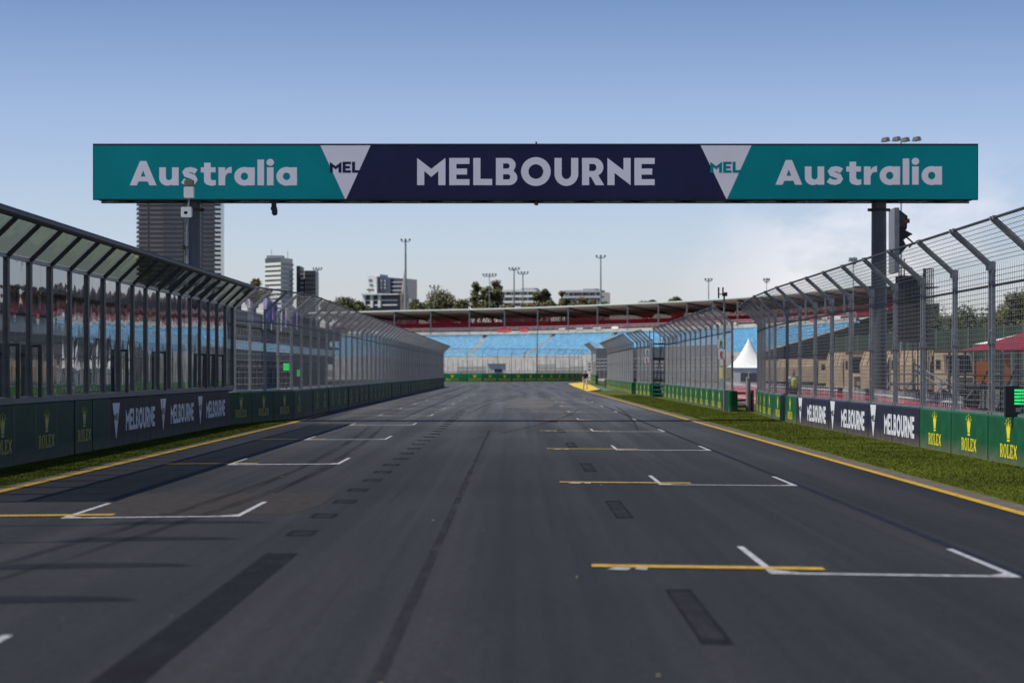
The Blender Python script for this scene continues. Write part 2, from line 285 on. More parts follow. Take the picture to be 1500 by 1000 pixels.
def skid(x0, x1, y0, y1, bend, w_=.16):
    mb = MB(); n = 24
    for i in range(n+1):
        u = i/n; z_ = skz[0]; x = x0+(x1-x0)*u+bend*math.sin(u*3.14); y = y0+(y1-y0)*u; w2 = w_*(.25+.75*math.sin(u*3.0+.1)); mb.v += [(x-w2/2, y, z_), (x+w2/2, y, z_)]
    mb.f = [(2*i, 2*i+1, 2*i+3, 2*i+2) for i in range(n)]; mb.build('tyre_mark', rubber, kind='structure'); skz[0] += .0002
rs = random.Random(5)
for x0, x1, y0, y1, bd in ((-4.9, -3.8, 17, 46, .3), (-4.4, -3.3, 18, 48, .3), (-1.2, 2.8, 60, 110, .6), (-3.8, -4.6, 34, 76, .2), (-3.4, -4.2, 34, 76, .2), (-2.6, 1.4, 95, 190, -.8), (-2.0, 2.0, 95, 190, -.8), (3.5, 4.8, 70, 120, .2)): skid(x0, x1, y0, y1, bd)
y = 25.2
while y < 105:
    x0 = -2.42+random.uniform(-.03, .03)
    if y < 60: 
        mb = MB()
        for (a, b_, c, d_) in ((x0, x0+.30, y, y+.16), (x0, x0+.30, y+.72, y+.88), (x0, x0+.05, y+.16, y+.72), (x0+.25, x0+.30, y+.16, y+.72)):
            mb.quad((a, c, .0032), (b_, c, .0032), (b_, d_, .0032), (a, d_, .0032))
        mb.build('tar_square', tar, kind='structure')
        strip('tar_square', x0+.05, x0+.25, y+.16, y+.72, tarsoft, .0032)
    else: strip('tar_square', x0, x0+.3, y, y+.9, tar, .0032)
    y += 3.1
for k in range(6):
    y = 15.2+13.0*k; mb = MB()
    for (a, b_, c, d_) in ((1.16, 1.37, y, y+.3), (1.16, 1.37, y+3.6, y+3.85), (1.16, 1.19, y+.3, y+3.6), (1.34, 1.37, y+.3, y+3.6)):
        mb.quad((a, c, .0032), (b_, c, .0032), (b_, d_, .0032), (a, d_, .0032))
    mb.build('tar_outline', tar, kind='structure'); strip('tar_fill', 1.19, 1.34, y+.3, y+3.6, tarsoft, .0032)
def grid_box(xo, xi, y, yl0, yl1, side):
    mb = MB(); z = .0065; sk = .35; wd_ = .15 if y < 40 else .24
    a, b_ = min(xo, xi), max(xo, xi)
    f = lambda x: y-(abs(x)-abs(xi))/(abs(xo)-abs(xi))*sk
    mb.quad((a, f(a), z), (b_, f(b_), z), (b_, f(b_)+wd_, z), (a, f(a)+wd_, z))
    for x, s_ in ((a, 1), (b_, -1)):
        mb.quad((x, f(x)+wd_, z), (x+.065*s_, f(x)+wd_, z), (x+.065*s_, f(x)+3.2, z), (x, f(x)+3.2, z))
        mb.quad((x+.066*s_, f(x)+wd_, z), (x+.26*s_, f(x)+wd_, z), (x+.066*s_, f(x)+wd_+.27, z))
    mb.build('grid_box_marking', linew, kind='structure')
    mb = MB(); mb.quad((yl0, f(yl0)+.45, z+.004), (yl1, f(yl1)+.45, z+.004), (yl1, f(yl1)+.72, z+.004), (yl0, f(yl0)+.72, z+.004))
    mb.build('grid_start_line', liney, kind='structure')
for k in range(-1, 9):
    grid_box(4.2, 2.15, 20.45+16*k, .66, 2.66, 1)
    grid_box(-5.32, -3.27, 28.5+16*k, -6.5, -4.8, -1)
for k in range(0, 4):
    y = 20.9+16*k; mb = MB()
    mb.poly([[(.78, y-.02), (.95, y-.10), (1.0, y+.14), (.86, y+.16)]], lambda x, y: (x, y, .0105)); mb.poly([[(1.02, y), (1.12, y-.08), (1.14, y+.15), (1.05, y+.16)]], lambda x, y: (x, y, .0105))
    mb.build('grid_number_marking', linew, kind='structure')
# small litter, leaves and rubber crumbs on the track
rl = random.Random(9); mb = MB(); mb2 = MB()
for i in range(110):
    y = 13*(150/13)**rl.random(); x = rl.uniform(-6.8, 5.8); q_ = rl.uniform(.005, .016)*(1+y*.015); an = rl.uniform(0, 6.3); m_ = mb if i % 3 == 0 else mb2
    m_.quad(*[(x+q_*math.cos(an+k*1.57)*rl.uniform(.5, 1.2), y+q_*2*math.sin(an+k*1.57), .012+rl.uniform(0, .004)) for k in range(4)])
mb.build('track_litter', mat('dry_leaf', (.35, .33, .20), .8, 0, .4, 1), label='tiny pale leaves and litter scattered over the dark track', cat='litter', kind='stuff')
mb2.build('rubber_crumbs', mat('rubber_crumb', (.05, .05, .052), .9, 0, .4, 1), label='small dark rubber crumbs scattered over the track', cat='rubber crumbs', kind='stuff')
# grass blades
def blades(name, n, fx, y0, y1, seed, label):
    rnd = random.Random(seed); v = []; f = []
    for i in range(n):
        u = rnd.random(); y = y0*(y1/y0)**u; a, b_ = fx(y); x = rnd.uniform(a, b_); h = rnd.uniform(.010, .032); an = rnd.uniform(0, 6.28); w_ = .004+.00013*y
        dx, dy = math.cos(an)*w_, math.sin(an)*w_; lx, ly = rnd.uniform(-.03, .03), rnd.uniform(-.03, .03); k = len(v)
        v += [(x-dx, y-dy, .005), (x+dx, y+dy, .005), (x+lx, y+ly, h)]; f.append((k, k+1, k+2))
    me = bpy.data.meshes.new(name); me.from_pydata(v, [], f)
    me.materials.append(mat('grass_blade', (.100, .120, .014), .8, 0, .25, .35, col2=(.048, .064, .009), spec=.1))
    ob(name, me, label=label, cat='grass', kind='stuff')
blades('grass_blades', 170000, lambda y: (6.5, 9.0 if y < 80 else min(10.4, 9.0+(y-80)*.03)) if y < 101 else (6.4, 8.85), 30, 170, 3, 'mown green grass between the track edge and the right hand wall')
blades('grass_blades', 60000, lambda y: (-9.05+max(0, y-77)*.12, -7.6), 36, 84, 4, 'shaded green grass strip below the left hand wall')
for i in range(40):
    pass
# ------------------------------------------------------------------ barrier walls
CRN = [(0, 0), (.62, 0), (.60, .14), (.96, .80), (.72, .52), (.74, 1.0), (.52, .55), (.31, 1.1), (.10, .55), (-.12, 1.0), (-.10, .52), (-.34, .80), (.02, .14)]
def crown_mesh(name, width, height, m):
    mb = MB(); c = .31
    pts = [(0, 0), (.62, 0), (.60, .12), (.78, .62), (.93, .80), (.72, .60), (.72, .98), (.54, .60), (.31, 1.08), (.08, .60), (-.10, .98), (-.10, .60), (-.31, .80), (-.16, .62), (.02, .12)]
    mb.poly([pts], lambda a, b: ((a-c)*width/1.5, 0, b*height/1.15))
    for a, b in ((-.33, .86), (-.12, 1.04), (.31, 1.15), (.74, 1.04), (.95, .86)):
        mb.poly([[(x, y_) for x, y_ in arc(a, b, .085, .055, 0, 320, 8)]], lambda x, y_: ((x-c)*width/1.5, -.002, y_*height/1.15))
    mb.poly([arc(.31, -.12, .34, .075, 0, 345, 14)], lambda x, y_: ((x-c)*width/1.5, 0, y_*height/1.15))
    return mb.mesh(name, m)
MESH = {}
def shared(key, fn):
    if key not in MESH: MESH[key] = fn()
    return MESH[key]
def block_mesh(L_, H, m, t=.35):
    def fn():
        mb = MB(); g = .022; b = .03
        # body with a bevelled top lip, local x along wall, -y faces the track
        prof = [(0, 0), (0, H-b), (b, H), (t-b, H), (t, H-b), (t, 0)]
        mb.prism(prof, lambda a, c: (g, a, c), lambda a, c: (L_-g, a, c)); return mb.mesh('barrier_block', m)
    return shared(('blk', round(L_, 2), H, m.name, t), fn)
def logo_mesh(kind, sc=1.0, m=None):
    m = m or yellowp
    if kind == 'crown': return shared(('crown', sc, m.name), lambda: crown_mesh('crown_emblem', .62*sc, .36*sc, m))
    if kind == 'rolex': return shared(('rolex', sc, m.name), lambda: text_mesh('lettering', '1234X', 1.55*sc, .25*sc, m, .12))
    if kind == 'melb': return shared(('melb', sc), lambda: text_mesh('lettering', 'MELBOURNE', 4.5*sc, .50*sc, whitep, .10))
    if kind == 'vee':
        def fn():
            mb = MB(); mb.poly([[(-.5*sc, 0), (.5*sc, 0), (.03, -.80), (-.03, -.80)]], lambda a, c: (a, 0, c)); return mb.mesh('triangle_emblem', whitep)
        return shared(('vee', sc), fn)
    if kind == 'mel': return shared(('mel', sc), lambda: text_mesh('small_lettering', 'MEL', .62*sc, .16, navy, .12))
def frame(p, q_):
    p = Vector((p[0], p[1], 0)); q_ = Vector((q_[0], q_[1], 0)); d = q_-p; return p, d.length, math.atan2(d.y, d.x)
def put_logo(block, kinds, x, H, side, m=None, sc=1.0):
    """block-local: x along wall from its origin; the track face is y=0 (-y outwards) when rz points so"""
    for kd, z in kinds:
        me = logo_mesh(kd, sc, m); o = ob(me.name.split('.')[0], me, block, (x, -.006 if kd != 'mel' else -.010, z), 0)
def wall_blocks(root, pts, L_, H, mfun, logos, t=.35, jit=1):
    """pts run so that the track lies on the right hand of travel direction (local -y)."""
    n = 0; out = []
    for a, b in zip(pts[:-1], pts[1:]):
        p, ln, an = frame(a, b); k = max(1, round(ln/L_)); l = ln/k
        for i in range(k):
            o = ob('barrier_block', block_mesh(l, H, mfun(n), t), root, p+Vector((math.cos(an), math.sin(an), 0))*l*i+Vector((random.uniform(-.010, .010)*jit, 0, random.uniform(-.012, .006))), an+random.uniform(-.003, .003)*jit)
            logos(o, n, l); out.append(o); ob('joint_seal', shared(('seal', H), lambda: MB().box((0, -.003, H/2-.01), (.05, .008, H-.04)).mesh('joint_seal', black)), o, (.0, 0, 0)); n += 1
    return out
RX = lambda H, g=.0: (('crown', H*.54), ('rolex', H*.13))
# RIGHT side: travel towards the camera so that track (-x side) is at local -y ... direction (0,-1): right hand is -x
WR = [(9.55, 94.2), (9.25, 87.5), (9.07, 82.0)]
rw = thing('trackside_wall', 'right hand concrete wall with navy MELBOURNE boards between green ROLEX boards', 'wall')
H = .88
def lg_green(o, n, l): put_logo(o, RX(H), l/2, H, 1)
wall_blocks(rw, [(10.0, 101), (9.55, 94.2), (9.25, 87.5), (9.07, 78.3)], 3.9, H, lambda n: green, lg_green)
def lg_mel(o, n, l): pass
mblk = wall_blocks(rw, [(9.07, 78.3), (9.07, 54.45)], 3.975, H, lambda n: navy, lg_mel, jit=0)
for y, kd in ((77.3, 'vee'), (69.4, 'vee'), (61.5, 'vee')):
    def host(yy): return mblk[min(5, max(0, int((78.3-yy)/3.975)))]
    for kd2, yy, z in (('vee', y, H-.02), ('mel', y, .44), ('melb', y-4.1, .17)):
        h = host(yy); me = logo_mesh(kd2); ob(me.name.split('.')[0], me, h, ((h.location.y-yy), -.006 if kd2 != 'mel' else -.011, z))
wall_blocks(rw, [(9.07, 54.45), (9.07, 22.8)], 3.95, H, lambda n: green, lg_green)
def simple_wall(label, pts, L_, H_, m, every=1, sc=1.0, lm=None, name='trackside_wall'):
    w_ = thing(name, label, 'wall')
    wall_blocks(w_, pts, L_, H_, lambda n: m, lambda o, n, l: put_logo(o, RX(H_), l/2, H_, 1, lm, sc) if n % every == 0 else None); return w_
simple_wall('green ROLEX wall beyond the opening beside the white marquee', [(9.3, 153), (9.1, 128), (8.9, 101)], 3.85, .88, green)
simple_wall('short green wall between two openings under the small safety signs', [(8.55, 174), (8.85, 160)], 3.5, .88, green)
simple_wall('far green wall panelled tightly beside the walking person', [(8.75, 236), (8.6, 205), (8.4, 176.5)], 3.9, .88, green)
simple_wall('last short green wall before the corner on the right', [(9.95, 326), (9.75, 300)], 4.3, 1.2, green, sc=1.2)
# LEFT side: travel away from the camera (0,1): right hand is +x
lw = thing('trackside_wall', 'left hand wall in shade with plum MELBOURNE boards under the clear screens', 'wall')
HL = 1.12; dimy = mat('shaded_yellow_print', (.42, .40, .05), .55, 0, .1, 5)  # yellow print dimmed in colour to carry the left wall's shade
def lg_left(o, n, l):
    if n % 2 == 0: put_logo(o, (('crown', .60), ('rolex', .24)), l/2, HL, 1, dimy)
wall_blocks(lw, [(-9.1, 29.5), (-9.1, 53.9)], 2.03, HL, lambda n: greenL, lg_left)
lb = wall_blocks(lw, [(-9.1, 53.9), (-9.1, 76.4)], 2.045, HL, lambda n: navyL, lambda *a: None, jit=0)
for y in (54.9, 62.2, 69.5):
    for kd2, yy, z in (('vee', y, HL-.12), ('mel', y, .60), ('melb', y+3.6, .33)):
        h = lb[min(len(lb)-1, int((yy-53.9)/2.045))]; me = logo_mesh(kd2)
        ob(me.name.split('.')[0], me, h, ((yy-h.location.y), -.006 if kd2 != 'mel' else -.011, z))
flw = thing('trackside_wall', 'shaded green ROLEX wall angling inwards after the clear screens', 'wall')
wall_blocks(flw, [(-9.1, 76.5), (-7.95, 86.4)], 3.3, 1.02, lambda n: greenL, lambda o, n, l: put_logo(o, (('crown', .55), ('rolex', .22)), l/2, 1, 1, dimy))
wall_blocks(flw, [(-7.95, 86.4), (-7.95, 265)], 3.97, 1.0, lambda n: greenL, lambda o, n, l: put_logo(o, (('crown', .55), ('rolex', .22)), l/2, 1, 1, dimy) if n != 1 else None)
# END wall following the corner
xs = [605, 628, 651, 673+11, 707, 729, 749.7, 768.7, 786.2, 801.3, 814, 825.5, 835, 842, 848, 853]
ew = []; d = 385.0; prev = None
for i, x in enumerate(xs):
    if prev is not None:
        dx = (x-prev)*d/F; d += math.sqrt(max(0, 2.5**2-min(2.5, dx)**2))*.9
    ew.append(((x-VX)*d/F, d)); prev = x
ew = ew[:]   # left to right: travel +x, right hand is -y (towards the track)
brightg = mat('sunlit_green_board', (.010, .26, .085), .45, 0, .12, 2)  # board green brightened in colour to read as grazing sun
endw = thing('end_wall', 'sunlit green ROLEX barrier closing the view across the corner', 'wall')
wall_blocks(endw, ew, 30, 1.30, lambda n: brightg, lambda o, n, l: put_logo(o, (('crown', .70), ('rolex', .20)), min(l, 2.5)/2, 1, 1, yellowp, 1.3), t=.6)
sheet('yellow_foot_line', [(a, b-1.8) for a, b in ew]+[(a, b-.9) for a, b in ew[::-1]], .012, liney)
# ------------------------------------------------------------------ debris fences
def fence_post_mesh(H0, s, k=1.0, pair=True, dm=steel, w_=.075):
    def fn():
        mb = MB(); xs_ = (-.14, .14) if pair else (0,)
        for x in xs_:
            mb.beam((x, 0, H0), (x, 0, 3.75*k), w_, .05, (1, 0, 0)); mb.beam((x, 0, 3.72*k), (x, -.75*k, 4.40*k), w_, .05, (1, 0, 0))
            mb.box((x, 0, H0+.03), (.12, .14, .06)); mb.box((x, -.02, 3.74*k), (.07, .12, .16)); mb.box((x, -.75*k, 4.42*k), (.08, .09, .07))
            mb.box((x, 0.0, 2.3*k), (.075, .10, .12))
        if pair:
            for z in (1.5, 2.5, 3.4): mb.beam((-.14, .0, z*k), (.14, .0, z*k), .03, .03)
            mb.tube((.2, .0, 3.6*k), (.2, .0, 3.66*k), .035, .035, 6)
        return mb.mesh('fence_post', dm)
    return shared(('post', H0, s, k, pair, dm.name, w_), fn)
def wire_mesh(L_, H0, k=1.0, hs=.10, vs=.20, r=.0075, rv=.004):
    wm = wiredark if r < .0068 else wire
    def fn():
        mb = MB(); z = H0+.06
        def w3(a, b, rr): mb.tube(a, b, rr, rr, 3, False)
        while z < 3.72*k: w3((.03, 0, z), (L_-.03, 0, z), r); z += hs
        n = int(round(1.01/hs/k))
        for i in range(1, 10):
            f = i/10; w3((.03, -.75*k*f, 3.75*k+.65*k*f), (L_-.03, -.75*k*f, 3.75*k+.65*k*f), r)
        x = .1
        while x < L_-.05:
            w3((x, .006, H0+.03), (x, .006, 3.75*k), rv); w3((x, .006, 3.75*k), (x, -.75*k+.006, 4.40*k), rv*.8); x += vs
        return mb.mesh('wire_panel', wm)
    return shared(('wire', round(L_, 2), H0, k, hs, vs, r), fn)
def rail_mesh(L_, k, r=.028):
    def fn():
        mb = MB(); mb.tube((0, -.75*k, 4.42*k), (L_, -.75*k, 4.42*k), r, r, 6); return mb.mesh('top_rail', darksteel)
    return shared(('rail', round(L_, 2), k, r), fn)
def seam_mesh(L_, k, H0):
    def fn():
        mb = MB(); mb.tube((0, -.01, 3.36*k), (L_, -.01, 3.36*k), .022*k, .022*k, 6); return mb.mesh('seam_cable', darksteel)
    return shared(('seam', round(L_, 2), k), fn)
def base_mesh(L_, H0):
    def fn():
        mb = MB(); mb.box((L_/2, 0, H0+.02), (L_-.02, .06, .05)); return mb.mesh('base_rail', steel)
    return shared(('base', round(L_, 2), H0), fn)
def debris_fence(label, pts, L_, H0, k=1.0, off=.10, pair=True, hs=.10, vs=.20, dm=steel, r=.0075, group=None, w_=.068, firstpost=True):
    f = thing('debris_fence', label, 'fence', group=group)
    for si, (a, b) in enumerate(zip(pts[:-1], pts[1:])):
        p, ln, an = frame(a, b); n = max(1, round(ln/L_)); l = ln/n; u = Vector((math.cos(an), math.sin(an), 0)); nrm = Vector((-u.y, u.x, 0))*off
        for i in range(n):
            loc = p+u*l*i+nrm
            ob('wire_panel', wire_mesh(l, H0, k, hs, vs, r), f, loc, an); ob('top_rail', rail_mesh(l, k), f, loc, an)
            ob('seam_cable', seam_mesh(l, k, H0), f, loc, an); ob('base_rail', base_mesh(l, H0), f, loc, an)
            o = ob('fence_post', fence_post_mesh(H0, 1, k, pair, dm, w_), f, loc, an+random.uniform(-.03, .03)); o.rotation_euler.y = random.uniform(-.004, .004); o.rotation_euler.x = random.uniform(-.004, .004)
        if si == len(pts)-2: ob('fence_post', fence_post_mesh(H0, 1, k, pair, dm, w_), f, p+u*ln+nrm, an)
    return f
debris_fence('tall wire debris fence with doubled posts above the right hand MELBOURNE wall', [(10.0, 101.2), (9.55, 94.2), (9.25, 87.5), (9.07, 78.3), (9.07, 42.7), (9.07, 26.9)], 3.95, .88, r=.0065)
debris_fence('wire debris fence between the marshal opening and the next gap on the right', [(9.3, 153), (9.1, 128), (8.9, 101)], 3.85, .88)
debris_fence('short wire debris fence bay carrying two small safety signs', [(8.55, 174), (8.85, 160)], 3.5, .88)
debris_fence('distant wire debris fence right of the walking person', [(8.75, 236), (8.6, 205), (8.4, 176.5)], 3.9, .88)
debris_fence('last wire debris fence bay on the right before the corner', [(9.95, 326), (9.75, 300)], 4.3, 1.2, 1.18)
debris_fence('wire debris fence angling inwards beyond the clear screens on the left', [(-9.05, 78.4), (-7.95, 86.4)], 2.05, 1.02, pair=False, w_=.09, hs=.2)
debris_fence('long wire debris fence running down the left side to the corner', [(-7.95, 86.4), (-7.95, 265)], 3.97, 1.0, pair=False, w_=.10, vs=.15, r=.0032)
debris_fence('thin hooked wire fence standing above the sunlit green end barrier', ew[1:], 30, 1.30, 1.18, hs=.35, vs=.8, pair=False, r=.008)
# clear screen fence on the left
def glass_mat(nm='clear_screen', ior=3.3, tint=(.82, .84, .84, 1)):
    m = bpy.data.materials.new(nm); m.use_nodes = True; t = m.node_tree; l = t.links.new
    for n in list(t.nodes): t.nodes.remove(n)
    out = t.nodes.new('ShaderNodeOutputMaterial'); mx = t.nodes.new('ShaderNodeMixShader'); tr = t.nodes.new('ShaderNodeBsdfTransparent'); gl = t.nodes.new('ShaderNodeBsdfGlossy')
    tr.inputs[0].default_value = tint; gl.inputs['Roughness'].default_value = .02; gl.inputs['Color'].default_value = (.95, .97, 1, 1)
    co = t.nodes.new('ShaderNodeTexCoord'); mp_ = t.nodes.new('ShaderNodeMapping'); mp_.inputs['Scale'].default_value = (1.0, 1.0, .30); oi = t.nodes.new('ShaderNodeObjectInfo')
    n = t.nodes.new('ShaderNodeTexNoise'); n.noise_dimensions = '4D'; n.inputs['Scale'].default_value = 1.1; n.inputs['Detail'].default_value = 1.2
    l(co.outputs['Object'], mp_.inputs[0]); l(mp_.outputs[0], n.inputs['Vector']); 
    k = t.nodes.new('ShaderNodeMath'); k.operation = 'MULTIPLY'; k.inputs[1].default_value = 30; l(oi.outputs['Random'], k.inputs[0]); l(k.outputs[0], n.inputs['W'])
    b = t.nodes.new('ShaderNodeBump'); b.inputs['Strength'].default_value = 1; b.inputs['Distance'].default_value = .014; l(n.outputs[0], b.inputs['Height']); l(b.outputs[0], gl.inputs['Normal'])
    fr = t.nodes.new('ShaderNodeFresnel'); fr.inputs['IOR'].default_value = ior
    l(fr.outputs[0], mx.inputs[0]); l(tr.outputs[0], mx.inputs[1]); l(gl.outputs[0], mx.inputs[2]); l(mx.outputs[0], out.inputs[0]); return m
glass = glass_mat(); glass2 = glass_mat('canopy_screen', 2.5, (.30, .32, .27, 1))  # canopy tint darkened to stand in for dark reflections
gf = thing('clear_screen_fence', 'dark framed fence of clear reflective panes leaning over at the top', 'fence')
SPc = 2.03
def pane_mesh():
    mb = MB(); nx, nz = 8, 12; W = SPc-.10; z0, z1 = 1.26, 3.74
    for j in range(nz+1):
        for i in range(nx+1):
            u, v_ = i/nx, j/nz; bow = .0035*(1-(2*u-1)**2)*(.5+.5*math.sin(v_*3.0))
            mb.v.append((.05+W*u, bow, z0+(z1-z0)*v_))
    for j in range(nz):
        for i in range(nx): k = j*(nx+1)+i; mb.f.append((k, k+1, k+nx+2, k+nx+1))
    return mb.mesh('clear_pane', glass, True)
def canopy_mesh():
    mb = MB(); mb.quad((.05, -.02, 3.83), (SPc-.05, -.02, 3.83), (SPc-.05, -.60, 4.36), (.05, -.60, 4.36)); return mb.mesh('canopy_pane', glass2)
pm, cm = pane_mesh(), canopy_mesh()
mb = MB(); mb.box((0, 0, 2.5), (.20, .09, 2.64)); mb.beam((0, 0, 3.76), (0, -.62, 4.36), .07, .12, (1, 0, 0)); gpost = mb.mesh('screen_post', darksteel)
mb = MB(); mb.box((SPc/2, 0, 1.18), (SPc, .12, .12)); sill = mb.mesh('sill_rail', mat('sill_grey', (.11, .12, .14), .5, .3, .1))
mb = MB(); mb.box((SPc/2, 0, 3.79), (SPc-.07, .07, .07)); head = mb.mesh('head_rail', steel)
mb = MB(); mb.tube((0, -.64, 4.40), (SPc, -.64, 4.40), .085, .085, 10); trl = mb.mesh('top_rail', darksteel)
mb = MB(); mb.box((0, -.16, 1.72), (.09, .07, 1.0)); mb.box((0.06, -.08, 2.19), (.05, .16, .05)); stub = mb.mesh('stay_post', darksteel)
for i in range(23):
    y = 31.2+SPc*i; a = R(90); rr = random.Random(i)
    for nm, me in (('sill_rail', sill), ('head_rail', head), ('top_rail', trl), ('screen_post', gpost)): ob(nm, me, gf, (-9.16, y, 0), a)
    o = ob('clear_pane', pm, gf, (-9.16, y, 0), a+R(rr.uniform(-.12, .12))); o.rotation_euler.x = R(rr.uniform(-.14, .14))
    ob('canopy_pane', cm, gf, (-9.16, y, 0), a)
    if i in (5, 6, 7, 12, 15, 19, 20, 21): ob('stay_post', stub, gf, (-9.16, y+.25, 0), a)
ob('screen_post', gpost, gf, (-9.16, 31.2+SPc*23, 0), R(90))
# ------------------------------------------------------------------ gantry
GY = 81.2; gs = GY/F
def gx(x): return (x-VX)*gs
def gz(y): return CZ+(VY-y)*gs
ga = thing('overhead_gantry', 'wide teal and navy banner gantry across the track reading Australia MELBOURNE Australia', 'gantry')
mb = MB(); x0, x1, z0, z1 = gx(136), gx(1433), gz(293), gz(210.5)
mb.box(((x0+x1)/2, GY+.85, z1-.03), (x1-x0, 1.7, .06)); mb.box(((x0+x1)/2, GY+1.68, (z0+z1)/2), (x1-x0-.01, .05, z1-z0-.13))
mb.box((x0+.04, GY+.85, (z0+z1)/2), (.08, 1.69, z1-z0-.13)); mb.box((x1-.04, GY+.85, (z0+z1)/2), (.08, 1.69, z1-z0-.13))
mb.box(((x0+x1)/2, GY+.06, z0+.03), (x1-x0, .08, .06)); mb.box(((x0+x1)/2, GY+1.66, z0+.03), (x1-x0, .08, .055))
x = x0+.2
while x < x1-2: mb.beam((x, GY+.1, z0+.04), (x+.85, GY+1.6, z0+.04), .06, .05); mb.beam((x+.85, GY+1.6, z0+.04), (x+1.7, GY+.1, z0+.04), .06, .045); x += 1.72
mb.build('frame', darksteel, ga)
mb = MB(); mb.box(((x0+x1)/2, GY+.9, z0+.12), (x1-x0-.2, 1.45, .04)); mb.build('underside_panel', mat('underside_grey', (.12, .12, .12), .7), ga)
def bpan(name, pts, m, off=0.0): mb = MB(); mb.poly([[(gx(a), gz(b)) for a, b in pts]], lambda a, b: (a, GY-off, b)); return mb.build(name, m, ga)
yt, yb = 212.5, 291.5
bpan('banner_panel', [(137.5, yt), (469, yt), (505.5, yb), (137.5, yb)], teal)
bpan('banner_panel', [(543, yt), (1026, yt), (1064, yb), (507, yb)], bnavy)
bpan('banner_panel', [(1101, yt), (1431.5, yt), (1431.5, yb), (1065, yb)], teal)
v1 = bpan('banner_panel', [(469, yt), (543, yt), (507, yb), (505.5, yb)], bwhite)
v2 = bpan('banner_panel', [(1026, yt), (1101, yt), (1065, yb), (1064, yb)], bwhite)
def btext(word, xa, xb, yt_, yb_, m, gap=.14):
    me = text_mesh('banner_lettering', word, (xb-xa)*gs, (yb_-yt_)*gs, m, gap); ob('banner_lettering', me, ga, (gx((xa+xb)/2), GY-.003, gz(yb_)))
btext('Australia', 190, 435, 236, 271.6, bwhite, .10); btext('Australia', 1136, 1380, 234.5, 270.7, bwhite, .10)
btext('MELBOURNE', 611, 959, 231.5, 271.3, bwhite); btext('MEL', 483, 527, 237, 253, bnavy, .10); btext('MEL', 1040.5, 1084.5, 237, 253, teal, .10)
for xa in (1287.5, 283.5):
    mb = MB(); X = (xa-VX)*(GY+.85)/F; mb.tube((X, GY+.85, 0), (X, GY+.85, z0+.1), .275, .25, 24); mb.build('pillar', polegrey, ga, smooth=False)
    mb = MB(); mb.tube((X-.38, GY+.85, gz(305)), (X+.38, GY+.85, gz(305)), .055, .055, 8); mb.tube((X, GY+.85, gz(307)), (X, GY+.85, gz(303)), .30, .30, 20); mb.build('pillar_collar', darksteel, ga)
for xa in (785.5,):
    mb = MB(); mb.tube((gx(xa), GY+.06, z0-.17), (gx(xa), GY+.06, z0), .02, .02, 6); mb.tube((gx(xa)-.03, GY-.06, z0-.13), (gx(xa)+.03, GY+.12, z0-.13), .05, .05, 8)
    mb.tube((gx(xa), GY+.06, z1), (gx(xa), GY+.06, z1+.07), .03, .03, 6); mb.build('sensor', black, ga)
cm_ = thing('gantry_camera', 'small black camera hanging under the left part of the gantry', 'camera')
mb = MB(); mb.box((gx(400), GY+.3, z0-.10), (.16, .16, .26)); mb.box((gx(400), GY+.3, z0-.27), (.20, .22, .10)); mb.build('bracket', darksteel, cm_)
mb = MB(); mb.tube((gx(401), GY+.3, z0-.30), (gx(401), GY+.3, z0-.44), .10, .10, 12); mb.tube((gx(401), GY+.3, z0-.44), (gx(401), GY+.3, z0-.50), .10, .05, 12); mb.build('camera_dome', black, cm_)
# ------------------------------------------------------------------ grandstand round the corner
from itertools import accumulate
ctrl = [(-44, 514), (-34, 506), (-21.9, 494), (-7.8, 483), (5.7, 468), (18, 449), (29.6, 429), (39.3, 404), (46, 379), (50.5, 352)]
def catmull(p, n=10):
    out = []
    for i in range(len(p)-1):
        a = p[max(0, i-1)]; b = p[i]; c = p[i+1]; d = p[min(len(p)-1, i+2)]
        for k in range(n):
            t = k/n; out.append(tuple(.5*((2*b[j])+(-a[j]+c[j])*t+(2*a[j]-5*b[j]+4*c[j]-d[j])*t*t+(-a[j]+3*b[j]-3*c[j]+d[j])*t**3) for j in (0, 1)))
    out.append(p[-1]); return out
cp = [Vector((a, b)) for a, b in catmull(ctrl)]
def resample(p, st):
    out = [p[0]]; acc = 0
    for a, b in zip(p[:-1], p[1:]):
        l = (b-a).length; t = st-acc
        while t <= l: out.append(a+(b-a)*t/l); t += st
        acc = (acc+l) % st
    return out
def nrm(p, i):
    a = p[max(0, i-1)]; b = p[min(len(p)-1, i+1)]; d = (b-a).normalized(); return Vector((d.y, -d.x))   # towards camera side
base = resample(cp, 2.0); NB = [nrm(base, i) for i in range(len(base))]
def sweep(mb, prof, i0=0, i1=None):
    """prof: list of (offset towards camera, z)"""
    i1 = i1 or len(base); k = len(mb.v); n = len(prof)
    for i in range(i0, i1):
        for o_, z in prof: q2 = base[i]+NB[i]*o_; mb.v.append((q2.x, q2.y, z))
    for i in range(i1-i0-1):
        for j in range(n-1): a = k+i*n+j; mb.f.append((a, a+n, a+n+1, a+1))
    return mb
gsd = thing('grandstand', 'curved two tier grandstand with blue lower seats and red upper seats under a roof', 'grandstand')
roofm = mat('roof_sheet', (.70, .76, .66), .5, .2, .08); soff = mat('soffit', (.48, .40, .34), .8, 0, .12, .5)
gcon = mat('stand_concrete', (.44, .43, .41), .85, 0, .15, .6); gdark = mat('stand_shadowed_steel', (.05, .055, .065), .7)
mb = MB(); sweep(mb, [(1.0, 13.9), (1.0, 14.1), (.6, 14.12), (-12, 14.12), (-12, 13.9)]); mb.build('roof', roofm, gsd)
mb = MB(); sweep(mb, [(.98, 13.88), (-11.9, 12.5)]); mb.build('soffit', soff, gsd)
mb = MB(); sweep(mb, [(-12.1, 2.0), (-12.1, 11.7)]); mb.build('rear_wall', gcon, gsd)
